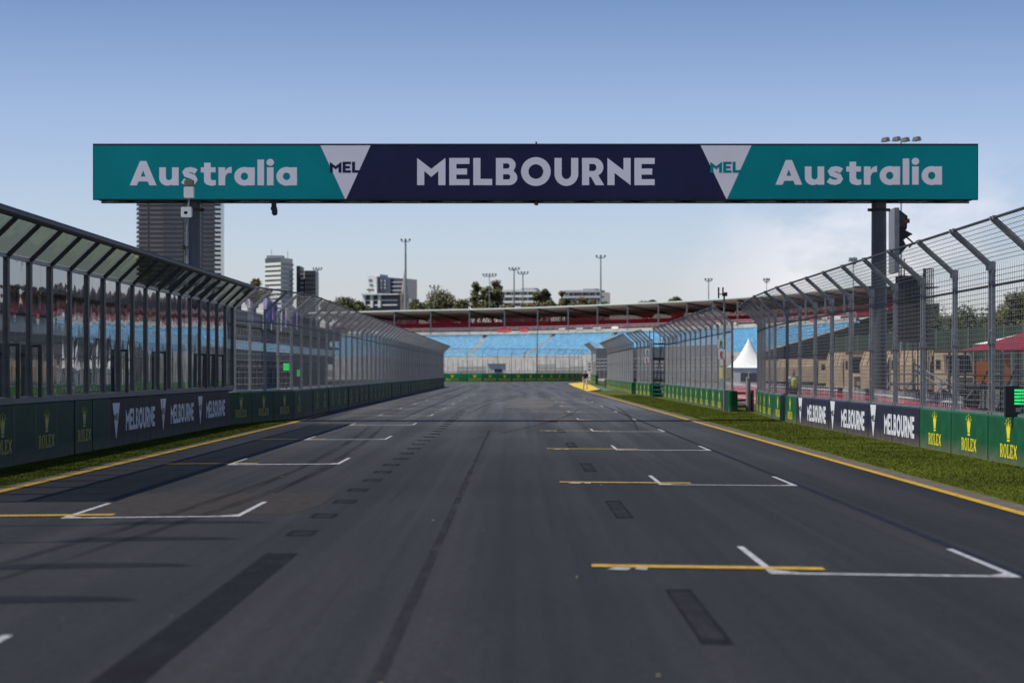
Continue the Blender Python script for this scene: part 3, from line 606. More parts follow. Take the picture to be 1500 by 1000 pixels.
mb = MB(); sweep(mb, [(.6, 8.9), (.6, 9.55), (.3, 9.55), (0, 9.2), (-10, 11.6)]); mb.build('upper_deck', gcon, gsd)
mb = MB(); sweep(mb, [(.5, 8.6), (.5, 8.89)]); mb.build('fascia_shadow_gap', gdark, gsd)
prof = []; NR = 18
for r in range(NR): o_ = 17-r*(17/NR); z = 3.7+r*(4.9/NR); prof += [(o_, z), (o_-17/NR, z)]
mb = MB(); sweep(mb, [(17.2, 0), (17.2, 4.5), (17.0, 4.5)]+prof); mb.build('lower_terrace', gcon, gsd)
for ix in (0, -1):
    mb = MB(); e_ = base[ix]; ne = NB[ix]; mb.poly([[(17.2, 0), (17.2, 3.7), (0, 8.6), (-12, 8.6), (-12, 0)]], lambda a, b: (e_.x+ne.x*a, e_.y+ne.y*a, b)); mb.build('end_shade_sheet', gdark, gsd)  # dark sheet closing the stand's end, standing for undercroft shade
fine = resample(cp, .62); NF = [nrm(fine, i) for i in range(len(fine))]
def seating(name, m, rows, o0, z0_, do, dz, aisles=True):
    mb = MB()
    for r in range(rows):
        o_ = o0-do*r; z = z0_+dz*r
        for i in range(2, len(fine)-1):
            ai = (i+int(r*1.3)) % 34
            if aisles and ai < 2: continue
            c = fine[i]+NF[i]*(o_-.55); nn = NF[i]; tt = Vector((-nn.y, nn.x))*.23
            a = c-tt; b = c+tt; f = nn*.42
            mb.quad((a.x, a.y, z+.40), (b.x, b.y, z+.40), (b.x, b.y, z+.66), (a.x, a.y, z+.66))
            mb.f.append((len(mb.v), len(mb.v)+1, len(mb.v)+2)); mb.v += [(c.x, c.y, z+.66), (c.x, c.y, z+.38), (c.x+f.x, c.y+f.y, z+.42)]
            mb.quad((a.x+f.x, a.y+f.y, z+.42), (b.x+f.x, b.y+f.y, z+.42), (b.x, b.y, z+.40), (a.x, a.y, z+.40))
    o = mb.build(name, m, gsd, kind='stuff'); return o
seatb = mat('blue_seat', (.33, .66, .90), .5, 0, .18, 1.2); seatr = mat('red_seat', (.80, .03, .07), .5, 0, .12, .3)
seating('blue_seating', seatb, NR, 17, 3.7, 17/NR, 4.9/NR); seating('red_seating', seatr, 8, -1.2, 9.6, 1.1, .32, False)
for i in range(3, len(base)-1, 5):
    p = base[i]+NB[i]*.6; mb = MB(); mb.box((0, 0, 11.5), (.22, .22, 4.5)); mb.build('roof_column', steel, gsd, (p.x, p.y, 0))
    q2 = base[i]-NB[i]*9; mb = MB(); mb.beam((p.x, p.y, 13.6), (q2.x, q2.y, 12.2), .25, .35); mb.build('rafter', gdark, gsd)
mb = MB()
for z in (9.9, 10.25): sweep(mb, [(.55, z), (.55, z+.07)])
for i in range(0, len(base), 1): p = base[i]+NB[i]*.56; mb.box((p.x, p.y, 9.9), (.06, .06, .8))
mb.build('handrail', mat('rail_grey', (.55, .54, .55), .5), gsd, kind='stuff')
for i in range(4, len(base)-2, 3):
    if random.random() < .55:
        p = base[i]+NB[i]*.66; a = math.atan2(-NB[i].x, NB[i].y); mb = MB(); mb.box((0, 0, 9.7), (random.uniform(1.5, 4.5), .05, .5)); mb.build('deck_banner', random.choice([tentw, gcon, red, tentw]), gsd, (p.x, p.y, 0), a)
mb = MB()
for z in (1.9, 2.5, 3.1, 3.7): sweep(mb, [(21, z), (21, z+.09)])
for i in range(0, len(base)): p = base[i]+NB[i]*21.05; mb.box((p.x, p.y, 2), (.09, .09, 3.6))
mb.build('lower_rails', mat('rail_mid', (.42, .42, .44), .5), gsd, kind='stuff')
for i in range(4, len(base)-4, 3):
    p = base[i]+NB[i]*19.5; an = math.atan2(-NB[i].x, NB[i].y); mb = MB(); dkk = p.y < 415; hh = random.uniform(1.4, 2.6) if not dkk else 5.2; mb.box((0, 0, hh/2+.4), (5.9, .15, hh)); mb.build('hoarding_and_shade', gdark if dkk else random.choice([gcon, mat('hoarding_grey', (.22, .22, .22), .8), mat('hoarding_light', (.45, .44, .42), .8)]), gsd, (p.x, p.y, 0), an)  # tall dark panels at the right end stand for undercroft shade
# ------------------------------------------------------------------ trees
barkm = mat('bark', (.12, .09, .065), .9, 0, .3, 3)
def leafm(i): 
    c = [(.105, .110, .040), (.125, .118, .045), (.055, .072, .028), (.155, .125, .042)][i]
    return mat('foliage_%s' % 'abcd'[i], c, .7, 0, .45, .35, col2=tuple(v*.5 for v in c))
def tree(loc, h, wd, label, seed, kind=0, dens=1.0, leaf=.55, group='trees beyond the circuit', hc=None, lobes=18, ragged=0):
    rnd = random.Random(seed); t = thing('tree', label, 'tree', loc, 0, group); mb = MB(); cb = MB(); hc = min(hc or wd*.95, h*.8); zc = h-hc/2
    mb.tube((0, 0, -.1), (rnd.uniform(-.2, .2), 0, zc), h*.022, h*.012, 8)
    for i in range(lobes):
        while True:
            u = Vector((rnd.uniform(-1, 1), rnd.uniform(-1, 1), rnd.uniform(-1, 1)))
            if u.length < 1: break
        c = Vector((u.x*wd*.38, u.y*wd*.38, zc+u.z*hc*.38)); s_ = min(wd, hc)*rnd.uniform(.15, .29)
        if ragged: c.x += rnd.uniform(-1, 1)*wd*.12; s_ *= .85
        mb.tube((0, 0, min(zc, c.z-abs(c.x)*.8)), c, h*.008, h*.003, 5)
        for j in range(int(330*dens)):
            d = Vector((rnd.gauss(0, 1), rnd.gauss(0, 1), rnd.gauss(0, 1))).normalized()*s_*(rnd.random()**.4)*rnd.uniform(.75, 1.2); d.z *= .8; p = c+d
            u = Vector((rnd.gauss(0, 1), rnd.gauss(0, 1), rnd.gauss(0, .6))).normalized(); v_ = u.orthogonal().normalized(); l = leaf*rnd.uniform(.5, 1.3)
            cb.quad(p-u*l*.5, p+v_*l*.3, p+u*l*.5, p-v_*l*.3)
    mb.build('trunk', barkm, t); cb.build('crown', leafm(kind), t); return t
def ptree(x, ytop, d, wpx, label, seed, **k):
    if 'hpx' in k: k['hc'] = k.pop('hpx')*d/F
    h = CZ+(VY-ytop)*d/F; tree(((x-VX)*d/F, d, 0), h, wpx*d/F, label, seed, **k)
D = 620
ptree(505, 431, D, 46, 'rounded olive tree at the left end of the grandstand roof', 1, lobes=22)
ptree(527, 441, D, 28, 'small low tree just left of the white apartment block', 2, hpx=30)
ptree(480, 440, D+30, 30, 'small tree top beside the floodlight left of the stand', 3, hpx=30)
ptree(650, 424, D, 58, 'broad dense olive tree above the grandstand roof right of the spire', 4, lobes=34, kind=1, hpx=60)
ptree(678, 437, D-10, 36, 'low bushy tree filling in right of the broad olive tree', 5, kind=1, hpx=40)
ptree(697, 408, D-20, 26, 'tall sparse gum tree with a bare lower crown', 6, dens=.55, lobes=20, hpx=56, ragged=1)
ptree(722, 400, D-20, 34, 'tallest ragged gum tree above the middle of the stand', 7, kind=1, dens=.6, lobes=24, hpx=66, ragged=1)
ptree(797, 412, D-20, 30, 'slim ragged gum tree between the two low apartment blocks', 8, dens=.6, lobes=22, hpx=56, ragged=1)
ptree(782, 438, D-30, 44, 'low scrubby tree beneath the slim gum tree', 9, kind=3, hpx=30)
ptree(822, 423, D-30, 24, 'narrow gum tree at the left edge of the right apartment block', 10, dens=.6, kind=3, hpx=44, ragged=1)
ptree(855, 436, D-30, 50, 'wide yellowish low tree before the right apartment block', 11, kind=3, hpx=30)
ptree(948, 435, D, 46, 'rounded tree top peeking over the roof right of centre', 12, lobes=20, hpx=34)
ptree(990, 434, D, 36, 'second rounded tree top peeking over the curving roof', 13, lobes=18, hpx=34)
ptree(374, 404, 330, 40, 'yellowish tree behind the pit building flags', 14, kind=3, leaf=.35, hpx=60)
ptree(1330, 470, 260, 90, 'low dark tree behind the screen tower base', 19, kind=2, lobes=26, leaf=.35, hpx=60)
ptree(1372, 455, 245, 80, 'dark tree behind the debris fence beside the screen tower', 15, kind=2, lobes=28, leaf=.32, hpx=80)
ptree(1422, 443, 235, 84, 'dark rounded tree between fence posts on the right', 16, kind=2, lobes=30, leaf=.32, hpx=90)
ptree(1470, 436, 225, 90, 'large dark tree at the right edge of the picture', 17, kind=2, lobes=30, leaf=.3, hpx=100)
ptree(1497, 408, 200, 70, 'tallest dark gum tree cut by the right edge', 18, kind=0, lobes=26, dens=.8, leaf=.28, hpx=120)
for i, (x_, y_, w_) in enumerate(((612, 441, 34), (705, 440, 40), (745, 443, 36), (806, 441, 34), (838, 440, 36), (884, 441, 30))):
    ptree(x_, y_, D-25, w_, ['low olive shrubby tree between the spire and the broad olive tree', 'low tree filling the foot of the two gum trees', 'low tree in front of the left apartment block', 'low tree right of the slim gum tree', 'low tree in front of the right apartment block', 'low tree at the foot of the right apartment block'][i], 60+i, kind=(0, 1, 3, 0, 1, 0)[i], hpx=24, dens=.8)
for i, (X, Y, h, wd) in enumerate([(75, 190, 12, 12), (92, 150, 14, 13), (85, 240, 12, 14), (70, 120, 11, 11), (100, 200, 15, 14)]):
    tree((X, Y, 0), h, wd, ['park tree standing beyond the frame to the right', 'big park tree well beyond the frame', 'wide park tree beyond the frame', 'small park tree beyond the frame', 'tall park tree beyond the frame'][i], 40+i, 2, leaf=.45)
# ------------------------------------------------------------------ far buildings
def dglass(n='tower_glass', c=(.035, .042, .06)): return mat(n, c, .15, .0, .3, .08, spec=.8)
# striped tower behind the gantry
D = 1500.0; k = D/F
tw = thing('tower_block', 'tall dark residential tower with pale balcony bands behind the gantry', 'tower', ((258.5-VX)*k, D, 0))
gl1 = dglass(); band = mat('balcony_band', (.24, .205, .21), .8, 0, .08, .2); band2 = mat('balcony_band_cool', (.15, .15, .18), .8, 0, .08, .2)
zt = CZ+(VY-232)*k; W2 = 57.5*k
mb = MB(); mb.box((0, 25, zt/2), (2*W2-1.5, 48, zt)); mb.build('tower_core', gl1, tw)
segs = [(-W2, -W2+16*k, band), (-W2+18.5*k, -W2+39*k, band), (-W2+39.5*k, -W2+68*k, band2), (-W2+90*k, W2-1*k, band2)]
for j in range(0, int(zt/2.88)):
    z = 2.88*j+1
    if z < 50: continue
    for a, b, m in segs:
        mm = shared(('tb', round(a, 1), round(b, 1)), lambda: MB().box(((a+b)/2, .6, .65), (b-a, 3.2, 1.25)).mesh('balcony_band', m)); ob('balcony_band', mm, tw, (0, 0, z))
    mm = shared(('te',), lambda: MB().box((W2+.6, 10, .65), (2.4, 4, 1.2)).box((-W2-.6, 10, .65), (2.4, 4, 1.2)).mesh('balcony_end', band2)); ob('balcony_end', mm, tw, (0, 0, z))
mb = MB(); mb.box((-W2+78*k, 0, zt/2), (16*k, 4, zt)); mb.build('shaft', mat('dark_shaft', (.05, .052, .062), .7), tw)
# white banded office
D = 1400.0; k = D/F; of = thing('office_tower', 'white and dark banded office tower with a grey shaded side', 'building', ((398-VX)*k, D, 0))
def tz(y): return CZ+(VY-y)*k
A = Vector((-14*k, 12)); B = Vector((13.3*k, 0)); C = Vector((27.5*k, 18))
zt = tz(377)
core = [(A.x+.4, A.y+.4), (B.x, B.y+.5), (C.x-.4, C.y+.3), (C.x-8, 40), (A.x+.6, 40)]
mb = MB(); mb.prism(core, lambda a, b: (a, b, 0), lambda a, b: (a, b, zt)); mb.build('glass_core', dglass('office_glass', (.02, .045, .05)), of)
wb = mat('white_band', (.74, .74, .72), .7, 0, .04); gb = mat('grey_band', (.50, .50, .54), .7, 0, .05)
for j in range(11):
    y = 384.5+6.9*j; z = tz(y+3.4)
    for p, q_, nm, m in ((A, B, 'sunlit_band', wb), (B, C, 'shaded_band', gb)):
        mb = MB(); mb.prism([(p.x, p.y), (q_.x, q_.y), (q_.x, q_.y+1.2), (p.x, p.y+1.2)], lambda a, b: (a, b, z), lambda a, b: (a, b, z+3.7*k)); mb.build(nm, m, of)  # side bands take a greyer colour to paint the shaded face
mb = MB(); mb.box((2*k, 14, zt+.8), (24*k, 10, 1.6)); mb.tube((-3*k, 10, zt), (-3*k, 10, zt+5), .2); mb.tube((20*k, 14, zt), (20*k, 14, zt+4.5), .2); mb.build('roof_plant', gb, of)
dk = thing('dark_office_block', 'dark blue gridded office block right of the banded tower', 'building', ((438-VX)*k, D+30, 0))
mb = MB()
for a, b, yt_ in ((-11, -5.5, 386), (-5.5, .5, 394), (1.5, 17, 393)): mb.box(((a+b)/2*k, 14, tz(yt_)/2), ((b-a)*k, 26, tz(yt_)))
mb.build('block', mat('dark_cladding', (.045, .05, .075), .5, 0, .1), dk)
for j in range(9):
    for i in range(4):
        mb = MB(); mb.box(((3.3+i*3.8)*k, .8, tz(397.5+6.8*j)), (2.6*k, .5, 4.6*k)); mb.build('window', dglass(), dk)
    mb = MB(); mb.box((-2.5*k, .6, tz(398+6.8*j)), (4.8*k, 1.0, 2.0*k)); mb.build('floor_slab', gb, dk)
mb = MB(); mb.box((.9*k, .6, tz(399)), (1.2*k, 1.2, 12*k)); mb.build('white_fin', wb, dk)
# white block beside the spire
D = 1100.0; k = D/F
def tz(y): return CZ+(VY-y)*k
wh = thing('apartment_block', 'white stepped apartment block with dark glazing beside the church spire', 'building', ((565-VX)*k, D, 0), -R(18))
mb = MB(); mb.box((-21*k, 8, tz(404)/2), (13*k, 16, tz(404))); mb.box((-18*k, 9, tz(403)), (8*k, 10, 4*k)); mb.build('white_wing', wb, wh)
mb = MB(); mb.box((-5*k, 10, tz(406)/2), (20*k, 16, tz(406))); mb.box((15*k, 12, tz(407.5)/2), (20*k, 16, tz(407.5))); mb.build('glazed_wing', dglass('blue_glazing', (.03, .045, .09)), wh)
for j in range(4):
    mb = MB(); mb.box((15.5*k, 3.4, tz(413+6*j)), (19*k, 1.6, 1.4*k)); mb.build('balcony_slab', gb, wh)
for j in range(3):
    for i in range(2): mb = MB(); mb.box((-9*k+i*6*k, 1.8, tz(411+5*j)), (1.6*k, .5, 3*k)); mb.build('window', gb, wh)
for j in range(5):
    mb = MB(); mb.box((-24*k+(j % 2)*1.5*k, -.1, tz(410+7*j)), (5*k if j != 2 else 11*k, .4, 2.0*k)); mb.build('window', dglass('green_glazing', (.03, .06, .045)), wh)
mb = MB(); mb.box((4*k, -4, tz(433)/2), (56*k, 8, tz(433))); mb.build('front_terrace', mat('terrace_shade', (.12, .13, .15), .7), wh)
mb = MB(); mb.box((4*k, -5, tz(432)), (58*k, 11, 1.6*k)); mb.box((-12*k, -5, tz(431.5)), (26*k, 11.4, 2.4*k))
for j in range(2): mb.box((4*k, -8.5, tz(440.5+7*j)), (50*k, 1.5, 1.8*k))
for i in range(3): mb.box((-22*k+i*12*k, -9, tz(442)), (4*k, 1.6, 18*k))
mb.build('terrace_frame', wb, wh)
mb = MB(); mb.box((36*k, 2, tz(438)/2), (16*k, 10, tz(438))); mb.build('grey_wing', gb, wh)
sp = thing('church_spire', 'slender pale stone church spire left of the tall floodlight', 'church', ((592.5-VX)*(D-120)/F, D-120, 0)); k2 = (D-120)/F
mb = MB(); zb = CZ+(VY-446)*k2; zs = CZ+(VY-432)*k2; ztp = CZ+(VY-395)*k2
mb.box((0, 0, zs/2), (12*k2, 9*k2, zs)); mb.build('tower', mat('spire_stone', (.40, .33, .26), .9, 0, .15, .3), sp)
mb = MB(); mb.tube((0, 0, zs), (0, 0, ztp), 5.6*k2, .05, 8); mb.build('spire', MATS['spire_stone'], sp)
for i in (-1, 1): mb = MB(); mb.tube((i*4*k2, -4*k2, zs-2), (i*4*k2, -4*k2, zs+7*k2), 1.2*k2, .05, 6); mb.build('pinnacle', MATS['spire_stone'], sp)
# two low white apartment blocks
D = 900.0; k = D/F
def tz(y): return CZ+(VY-y)*k
def lowblock(xa, xb, yt_, label, seed):
    rnd = random.Random(seed); bl = thing('low_apartment_block', label, 'building', ((xa+xb)/2*k-VX*k, D, 0), -R(16)); w_ = (xb-xa)*k
    mb = MB(); mb.box((0, 8, tz(yt_+2)/2), (w_, 15, tz(yt_+2))); mb.build('glazing', dglass('block_glass', (.045, .06, .065)), bl)
    for j in range(5):
        mb = MB(); mb.box((rnd.uniform(-1, 1), .2-j*.4, tz(yt_+1.8+8.2*j)), (w_*1.03+j*1.2, 4.5, 3.2*k)); mb.build('floor_slab', wb if seed == 1 else gb, bl)
        for i in range(5):
            mb = MB(); mb.box((-w_/2+w_*(i+.5+rnd.uniform(-.15, .15))/5, -.2, tz(yt_+6+8.2*j)), (w_*.03, 1.0, 4.6*k)); mb.build('wall_pier', rnd.choice([wb, gb, gb]), bl)
    mb = MB(); mb.box((w_*.1, 8, tz(yt_-1.2)), (w_*.35, 6, 3.5*k)); mb.build('roof_plant', gb, bl)
lowblock(733, 791, 424, 'low white apartment block with curved balconies left of the slim gum', 1)
lowblock(826, 880, 425, 'grey stepped apartment block behind the far floodlight', 2)
mb = MB(); 
# ------------------------------------------------------------------ floodlights
def flood(x, ytop, d, label, n=4, wpx=16, r=.14):
    t = thing('floodlight_pole', label, 'floodlight', ((x-VX)*d/F, d, 0), 0, 'floodlight poles round the circuit'); zt = CZ+(VY-ytop)*d/F; k = d/F
    mb = MB(); mb.tube((0, 0, 0), (0, 0, zt-.3), r*1.5, r*.7, 8); mb.build('pole', mat('pole_galv', (.30, .34, .36), .5, .2), t)
    mb = MB(); mb.beam((-wpx*k/2, 0, zt-.6), (wpx*k/2, 0, zt-.6), .16, .16); mb.beam((0, -wpx*k*.3, zt-.6), (0, wpx*k*.3, zt-.6), .16, .16); mb.build('crossarm', darksteel, t)
    for i in range(n):
        a = -wpx*k/2+wpx*k*i/(n-1); mb = MB(); mb.box((a, -.2*((i % 2)*2-1), zt-.15), (wpx*k/n*.62, .7, min(.45, 6*k)), .3, .7); mb.build('lamp_head', mat('lamp_housing', (.16, .17, .18), .5, .3), t)
flood(594, 350, 560, 'very tall floodlight pole beside the church spire', 3, 12, .3)
flood(465, 392, 600, 'floodlight pole right of the dark office block', 4, 12, .2)
flood(753, 392, 600, 'left one of the two close floodlight poles above the stand', 4, 14, .22)
flood(766, 398, 640, 'right and slightly lower of the two close floodlight poles', 4, 14, .2)
flood(880, 374, 580, 'tall floodlight pole at the end of the grey apartment block', 3, 12, .22)
flood(717, 401, 560, 'floodlight with a spread of lamps above the ragged gum', 5, 18, .1)
flood(636, 418, 600, 'small floodlight top above the broad olive tree', 3, 12, .1)
flood(1038, 408, 560, 'floodlight pole above the curving roof right of centre', 3, 9, .16)
flood(1123, 408, 420, 'thin floodlight pole just above the right hand fence', 3, 7, .09)
flood(1250, 378, 260, 'floodlight pole left of the right gantry pillar', 3, 8, .07)
flood(1320, 200, 130, 'floodlight bank standing higher than the gantry banner', 4, 44, .05)
flood(375, 408, 600, 'small floodlight top left of the banded office tower', 2, 8, .14)
# ------------------------------------------------------------------ pit building and flags on the left
pb = thing('pit_building', 'long grey pit building with blue glazed level behind the left fence', 'building', (-30, 0, 0))
pg1 = mat('pit_cladding', (.13, .135, .15), .7, 0, .1); pg2 = mat('pit_dark', (.03, .032, .04), .6); pg3 = mat('pit_blue_glass', (.07, .12, .20), .2, 0, .2, .3)
def pbox(nm, z0_, z1_, o_, m, y0=40, y1=400): mb = MB(); mb.box((-5+o_, (y0+y1)/2, (z0_+z1_)/2), (10, y1-y0, z1_-z0_)); mb.build(nm, m, pb)
pbox('garage_level', 0, 2.8, -1.5, pg2); pbox('soffit_band', 2.8, 4.05, -.3, pg2); pbox('glazed_band', 4.05, 5.15, -.1, pg3)
pbox('balcony_band', 5.15, 5.5, .6, pg1); pbox('viewing_level', 5.5, 6.6, -1.0, mat('viewing_shade', (.12, .13, .15), .6)); pbox('roof_band', 6.6, 8.2, .8, pg1)
mb = MB(); mbw = shared(('garw',), lambda: MB().box((.0, 0, 1.4), (.25, .6, 2.8)).mesh('garage_pier', pg1)); mbf = shared(('vf',), lambda: MB().box((.0, 0, 6.05), (.12, .35, 1.05)).mesh('window_pier', tentw))
mbg = shared(('gdb',), lambda: MB().box((.0, 0, 2.35), (.12, 4.2, .7)).mesh('garage_sign', pg1))
for i in range(56): ob('garage_pier', mbw, pb, (-1.3, 44+6.3*i, 0)); ob('garage_sign', mbg, pb, (-1.2, 47.1+6.3*i, 0))
for i in range(112): ob('window_pier', mbf, pb, (-.9, 43+3.15*i, 0))
flm = [mat('purple_flag', (.22, .11, .42), .7, 0, .4, 1.5, col2=(.45, .40, .55)), mat('white_flag', (.6, .58, .68), .7, 0, .2, 2, col2=(.30, .2, .45)), mat('dark_flag', (.03, .04, .10), .7)]
for i, (x, yt_, d, w_, mi, lb_) in enumerate([(346, 436, 268, 5, 2, 'dark blue flag on a pole at the left above the pit building'), (362, 434, 262, 6, 1, 'white flag nearest the clear screens above the pit building'), (386, 432, 250, 9, 0, 'big purple flag in the middle of the flag row'),
        (398, 438, 256, 6, 0, 'smaller purple flag right of the big one'), (412, 440, 262, 5, 1, 'white flag right of the purple flags'), (428, 446, 270, 6, 0, 'last purple flag of the row towards the corner')]):
    k = d/F; zt = CZ+(VY-yt_)*k; t = thing('flag', lb_, 'flag', ((x-VX)*k, d, 0), 0, 'flags above the pit building'); mb = MB(); mb.tube((0, 0, 6), (0, 0, zt), .05, .03, 6); mb.build('flagpole', tentw, t)
    mb = MB(); n = 8
    for j in range(n+1): u = j/n; a = math.sin(u*7+i)*.25; mb.v += [(u*w_*k*1.5, a, zt-.1-u*.6), (u*w_*k*1.4, a+.1, zt-2.0-u*1.0)]
    for j in range(n): mb.f.append((2*j, 2*j+2, 2*j+3, 2*j+1))
    mb.build('cloth', flm[mi], t)
sheer = mat('sheer_flag', (.35, .30, .45), .8); fade(sheer, .22, .36, (3, 3, 3))
for i, (yy, lb_) in enumerate(((24.4, 'nearest to the clear screens'), (21.7, 'second from the clear screens'), (18.3, 'third from the clear screens'), (15.1, 'closest to the camera'))):
    t = thing('feather_flag', 'tall feather flag behind the left wall outside the frame, '+lb_, 'flag', (-10.1, yy+1.4, 0), 0, 'feather flags behind the left wall'); mb = MB(); mb.tube((0, 0, 0), (0, 0, 10.2), .06, .03, 6); mb.build('flagpole', steel, t)
    mb = MB(); mb.prism([(0, 7.6), (.55, 7.9), (.62, 8.8), (.35, 9.9), (0, 10.15)], lambda a, b: (.03, a, b), lambda a, b: (.045, a, b)); mb.build('cloth', sheer, t)
gsm = mat('green_screen', (.02, .75, .12), .5, 0, .02, emit=.35)
for x0_, x1_, y0_, y1_, d, lb_ in ((415, 424, 532, 542.5, 95, 'upper bright green panel seen through the left fence'), (435, 441.5, 541, 551, 96, 'lower bright green panel seen through the left fence')):
    a = px(x0_, y1_, d); b = px(x1_, y0_, d); t = thing('signal_panel', lb_, 'light panel', (a.x, d, 0)); mb = MB(); mb.box(((b.x-a.x)/2, 0, (a.z+b.z)/2), (b.x-a.x, .05, b.z-a.z)); mb.build('lit_face', gsm, t)
    mb = MB(); mb.box(((b.x-a.x)/2, .06, (a.z+b.z)/2), (b.x-a.x+.06, .07, b.z-a.z+.06)); mb.tube(((b.x-a.x)/2, .06, 0), ((b.x-a.x)/2, .06, a.z), .03, .03, 6); mb.build('stand', black, t)
# comms mast on the left
m0 = thing('comms_mast', 'thin mast with white antenna boxes behind the left fence', 'mast', (px(274, 400, 70).x, 70, 0)); k = 70/F
def mz(y): return CZ+(VY-y)*k
mb = MB(); mb.tube((0, 0, 0), (0, 0, mz(340)), .045, .04, 8); mb.tube((0, 0, mz(340)), (.06, 0, mz(285)), .028, .028, 8); mb.tube((-.08, .05, mz(392)), (-.06, .05, mz(320)), .01, .01, 5); mb.build('mast_pole', steel, m0)
for (x, y, w_, h_, nm, m) in ((277.5, 282, 15, 16, 'antenna_box', tentw), (273.8, 311, 16, 15, 'antenna_box', tentw), (277.5, 268, 14, 8, 'bracket_plate', mat('brass_plate', (.20, .16, .10), .6))):
    mb = MB(); b = .03; X = (x-274)*k; mb.box((X, -.06, mz(y)), (w_*k, .12, h_*k-.04)); mb.box((X, -.06, mz(y)), (w_*k-.04, .14, h_*k)); mb.build(nm, m, m0)
mb = MB()
for i in (-1, 1): mb.tube((i*.10, -.05, mz(366)), (i*.10, -.05, mz(359)), .05, .05, 8)
mb.beam((-.12, -.03, mz(362)), (.12, -.03, mz(362)), .04, .04); mb.build('clamp', darksteel, m0); mb = MB(); mb.box((-.02, -.05, mz(312)), (.10, .16, .08)); mb.build('clamp', darksteel, m0)
# ------------------------------------------------------------------ right side, behind the fence
def sign(name, label, x, y, w_, h_, d, mark):
    c = px(x, y, d); t = thing(name, label, 'sign', (c.x, d, 0)); mb = MB(); mb.box((0, 0, c.z), (w_*d/F, .03, h_*d/F)); mb.build('board', tentw, t); s_ = h_*d/F
    z = c.z
    if mark == 'exit': mb = MB(); mb.box((-.02, -.02, z+.04), (.05, .012, .13)); mb.box((.03, -.02, z+.06), (.07, .012, .025)); mb.box((.01, -.02, z+.13), (.04, .012, .04)); mb.box((-.04, -.02, z-.06), (.03, .012, .09)); mb.box((.02, -.02, z-.05), (.07, .012, .025)); mb.box((0, -.02, z-.15), (.16, .012, .02)); mb.build('green_symbol', mat('sign_green', (.01, .25, .09), .5), t)
    if mark == 'ext': mb = MB(); mb.box((-.03, -.02, z-.0), (.06, .012, .18)); mb.box((-.01, -.02, z+.11), (.09, .012, .025)); mb.box((.02, -.02, z-.14), (.12, .012, .02)); mb.build('red_symbol', mat('sign_red', (.6, .01, .015), .5), t)
    if mark == 'num': 
        mb = MB()
        for i in (-1, 0, 1): mb.box((0, -.022, z+i*s_*.28), (w_*d/F*.4, .02, s_*.10))
        mb.build('dark_figures', black, t)
sign('safety_sign', 'white sign with a green running figure on the pole beside the opening', 1056, 503.5, 9, 14, 100.7, 'exit')
sign('safety_sign', 'white sign with a red extinguisher symbol below the green figure sign', 1057, 519, 10, 14, 100.7, 'ext')
sign('safety_sign', 'small distant white sign with a green symbol above another', 948, 515.5, 6, 9, 159.6, 'exit')
sign('safety_sign', 'small distant white sign with a red symbol on the short fence bay', 947.5, 527, 7, 9, 159.6, 'ext')
sign('marker_board', 'white upright marker board at the far end of the left fence', 644.5, 541, 6.5, 16, 262, 'num')
sign('marker_board', 'white upright marker board near the walking person', 863.5, 537, 7, 16, 298, 'num')
sign('marker_board', 'white board high on the last fence bay before the corner', 870.5, 523.5, 4, 12, 299, '')
ap = thing('antenna_pole', 'grey pole with two black aerials beside the marshal opening', 'pole', (px(1057, 500, 101).x+.1, 100.9, 0)); k = 101/F
mb = MB(); mb.tube((0, 0, 0), (0, 0, CZ+(VY-430)*k), .05, .04, 8); mb.build('pole', steel, ap)
mb = MB(); 
for dx, a, b in ((-.24, 437, 421), (-.06, 434, 421)): mb.tube((dx, -.1, CZ+(VY-a)*k), (dx, -.1, CZ+(VY-b)*k), .035, .035, 8)
mb.build('aerial', black, ap); mb = MB(); mb.beam((-.26, -.08, CZ+(VY-431)*k), (.08, 0, CZ+(VY-431)*k), .04, .04); mb.box((.06, 0, CZ+(VY-431)*k), (.14, .14, .16)); mb.build('clamp', darksteel, ap)
# gates in the openings
dg = mat('gate_green', (.008, .09, .05), .5, .1)
def gate(label, a, b):
    p, ln, an = frame(a, b); t = thing('barrier_gate', label, 'gate', p, an, 'green gates in the wall openings')
    for z in (.22, .48, .78): mb = MB(); mb.box((ln/2, 0, z), (ln-.08, .07, .09)); mb.build('gate_bar', dg, t)
    for x in (.0, ln-.0): mb = MB(); mb.box((x, 0, .45), (.12, .14, .9)); mb.build('gate_post', dg, t)
    mb = MB(); mb.prism([(.05, .05), (.45, .05), (.18, .9), (.08, .9)], lambda u, v: (u, .1, v), lambda u, v: (u, .5, v)); mb.build('padding', mat('dark_padding', (.01, .04, .025), .8), t)
gate('green barred gate filling the marshal opening before the marquee', (8.95, 101.6), (9.95, 102.4))
gate('distant green barred gate behind the short wall bay', (8.95, 159), (10.3, 158))
gate('dark gate in the furthest opening near the corner', (9.0, 238), (10.6, 240))
bo = thing('concrete_post', 'round grey post standing in the marshal opening', 'post', (px(1098, 560, 101).x, 101.6, 0)); mb = MB(); mb.tube((0, 0, 0), (0, 0, 1.42), .10, .10, 14); mb.build('shaft', concrete, bo); mb = MB(); mb.tube((0, 0, 1.42), (0, 0, 1.46), .11, .07, 14); mb.build('cap', concrete, bo)
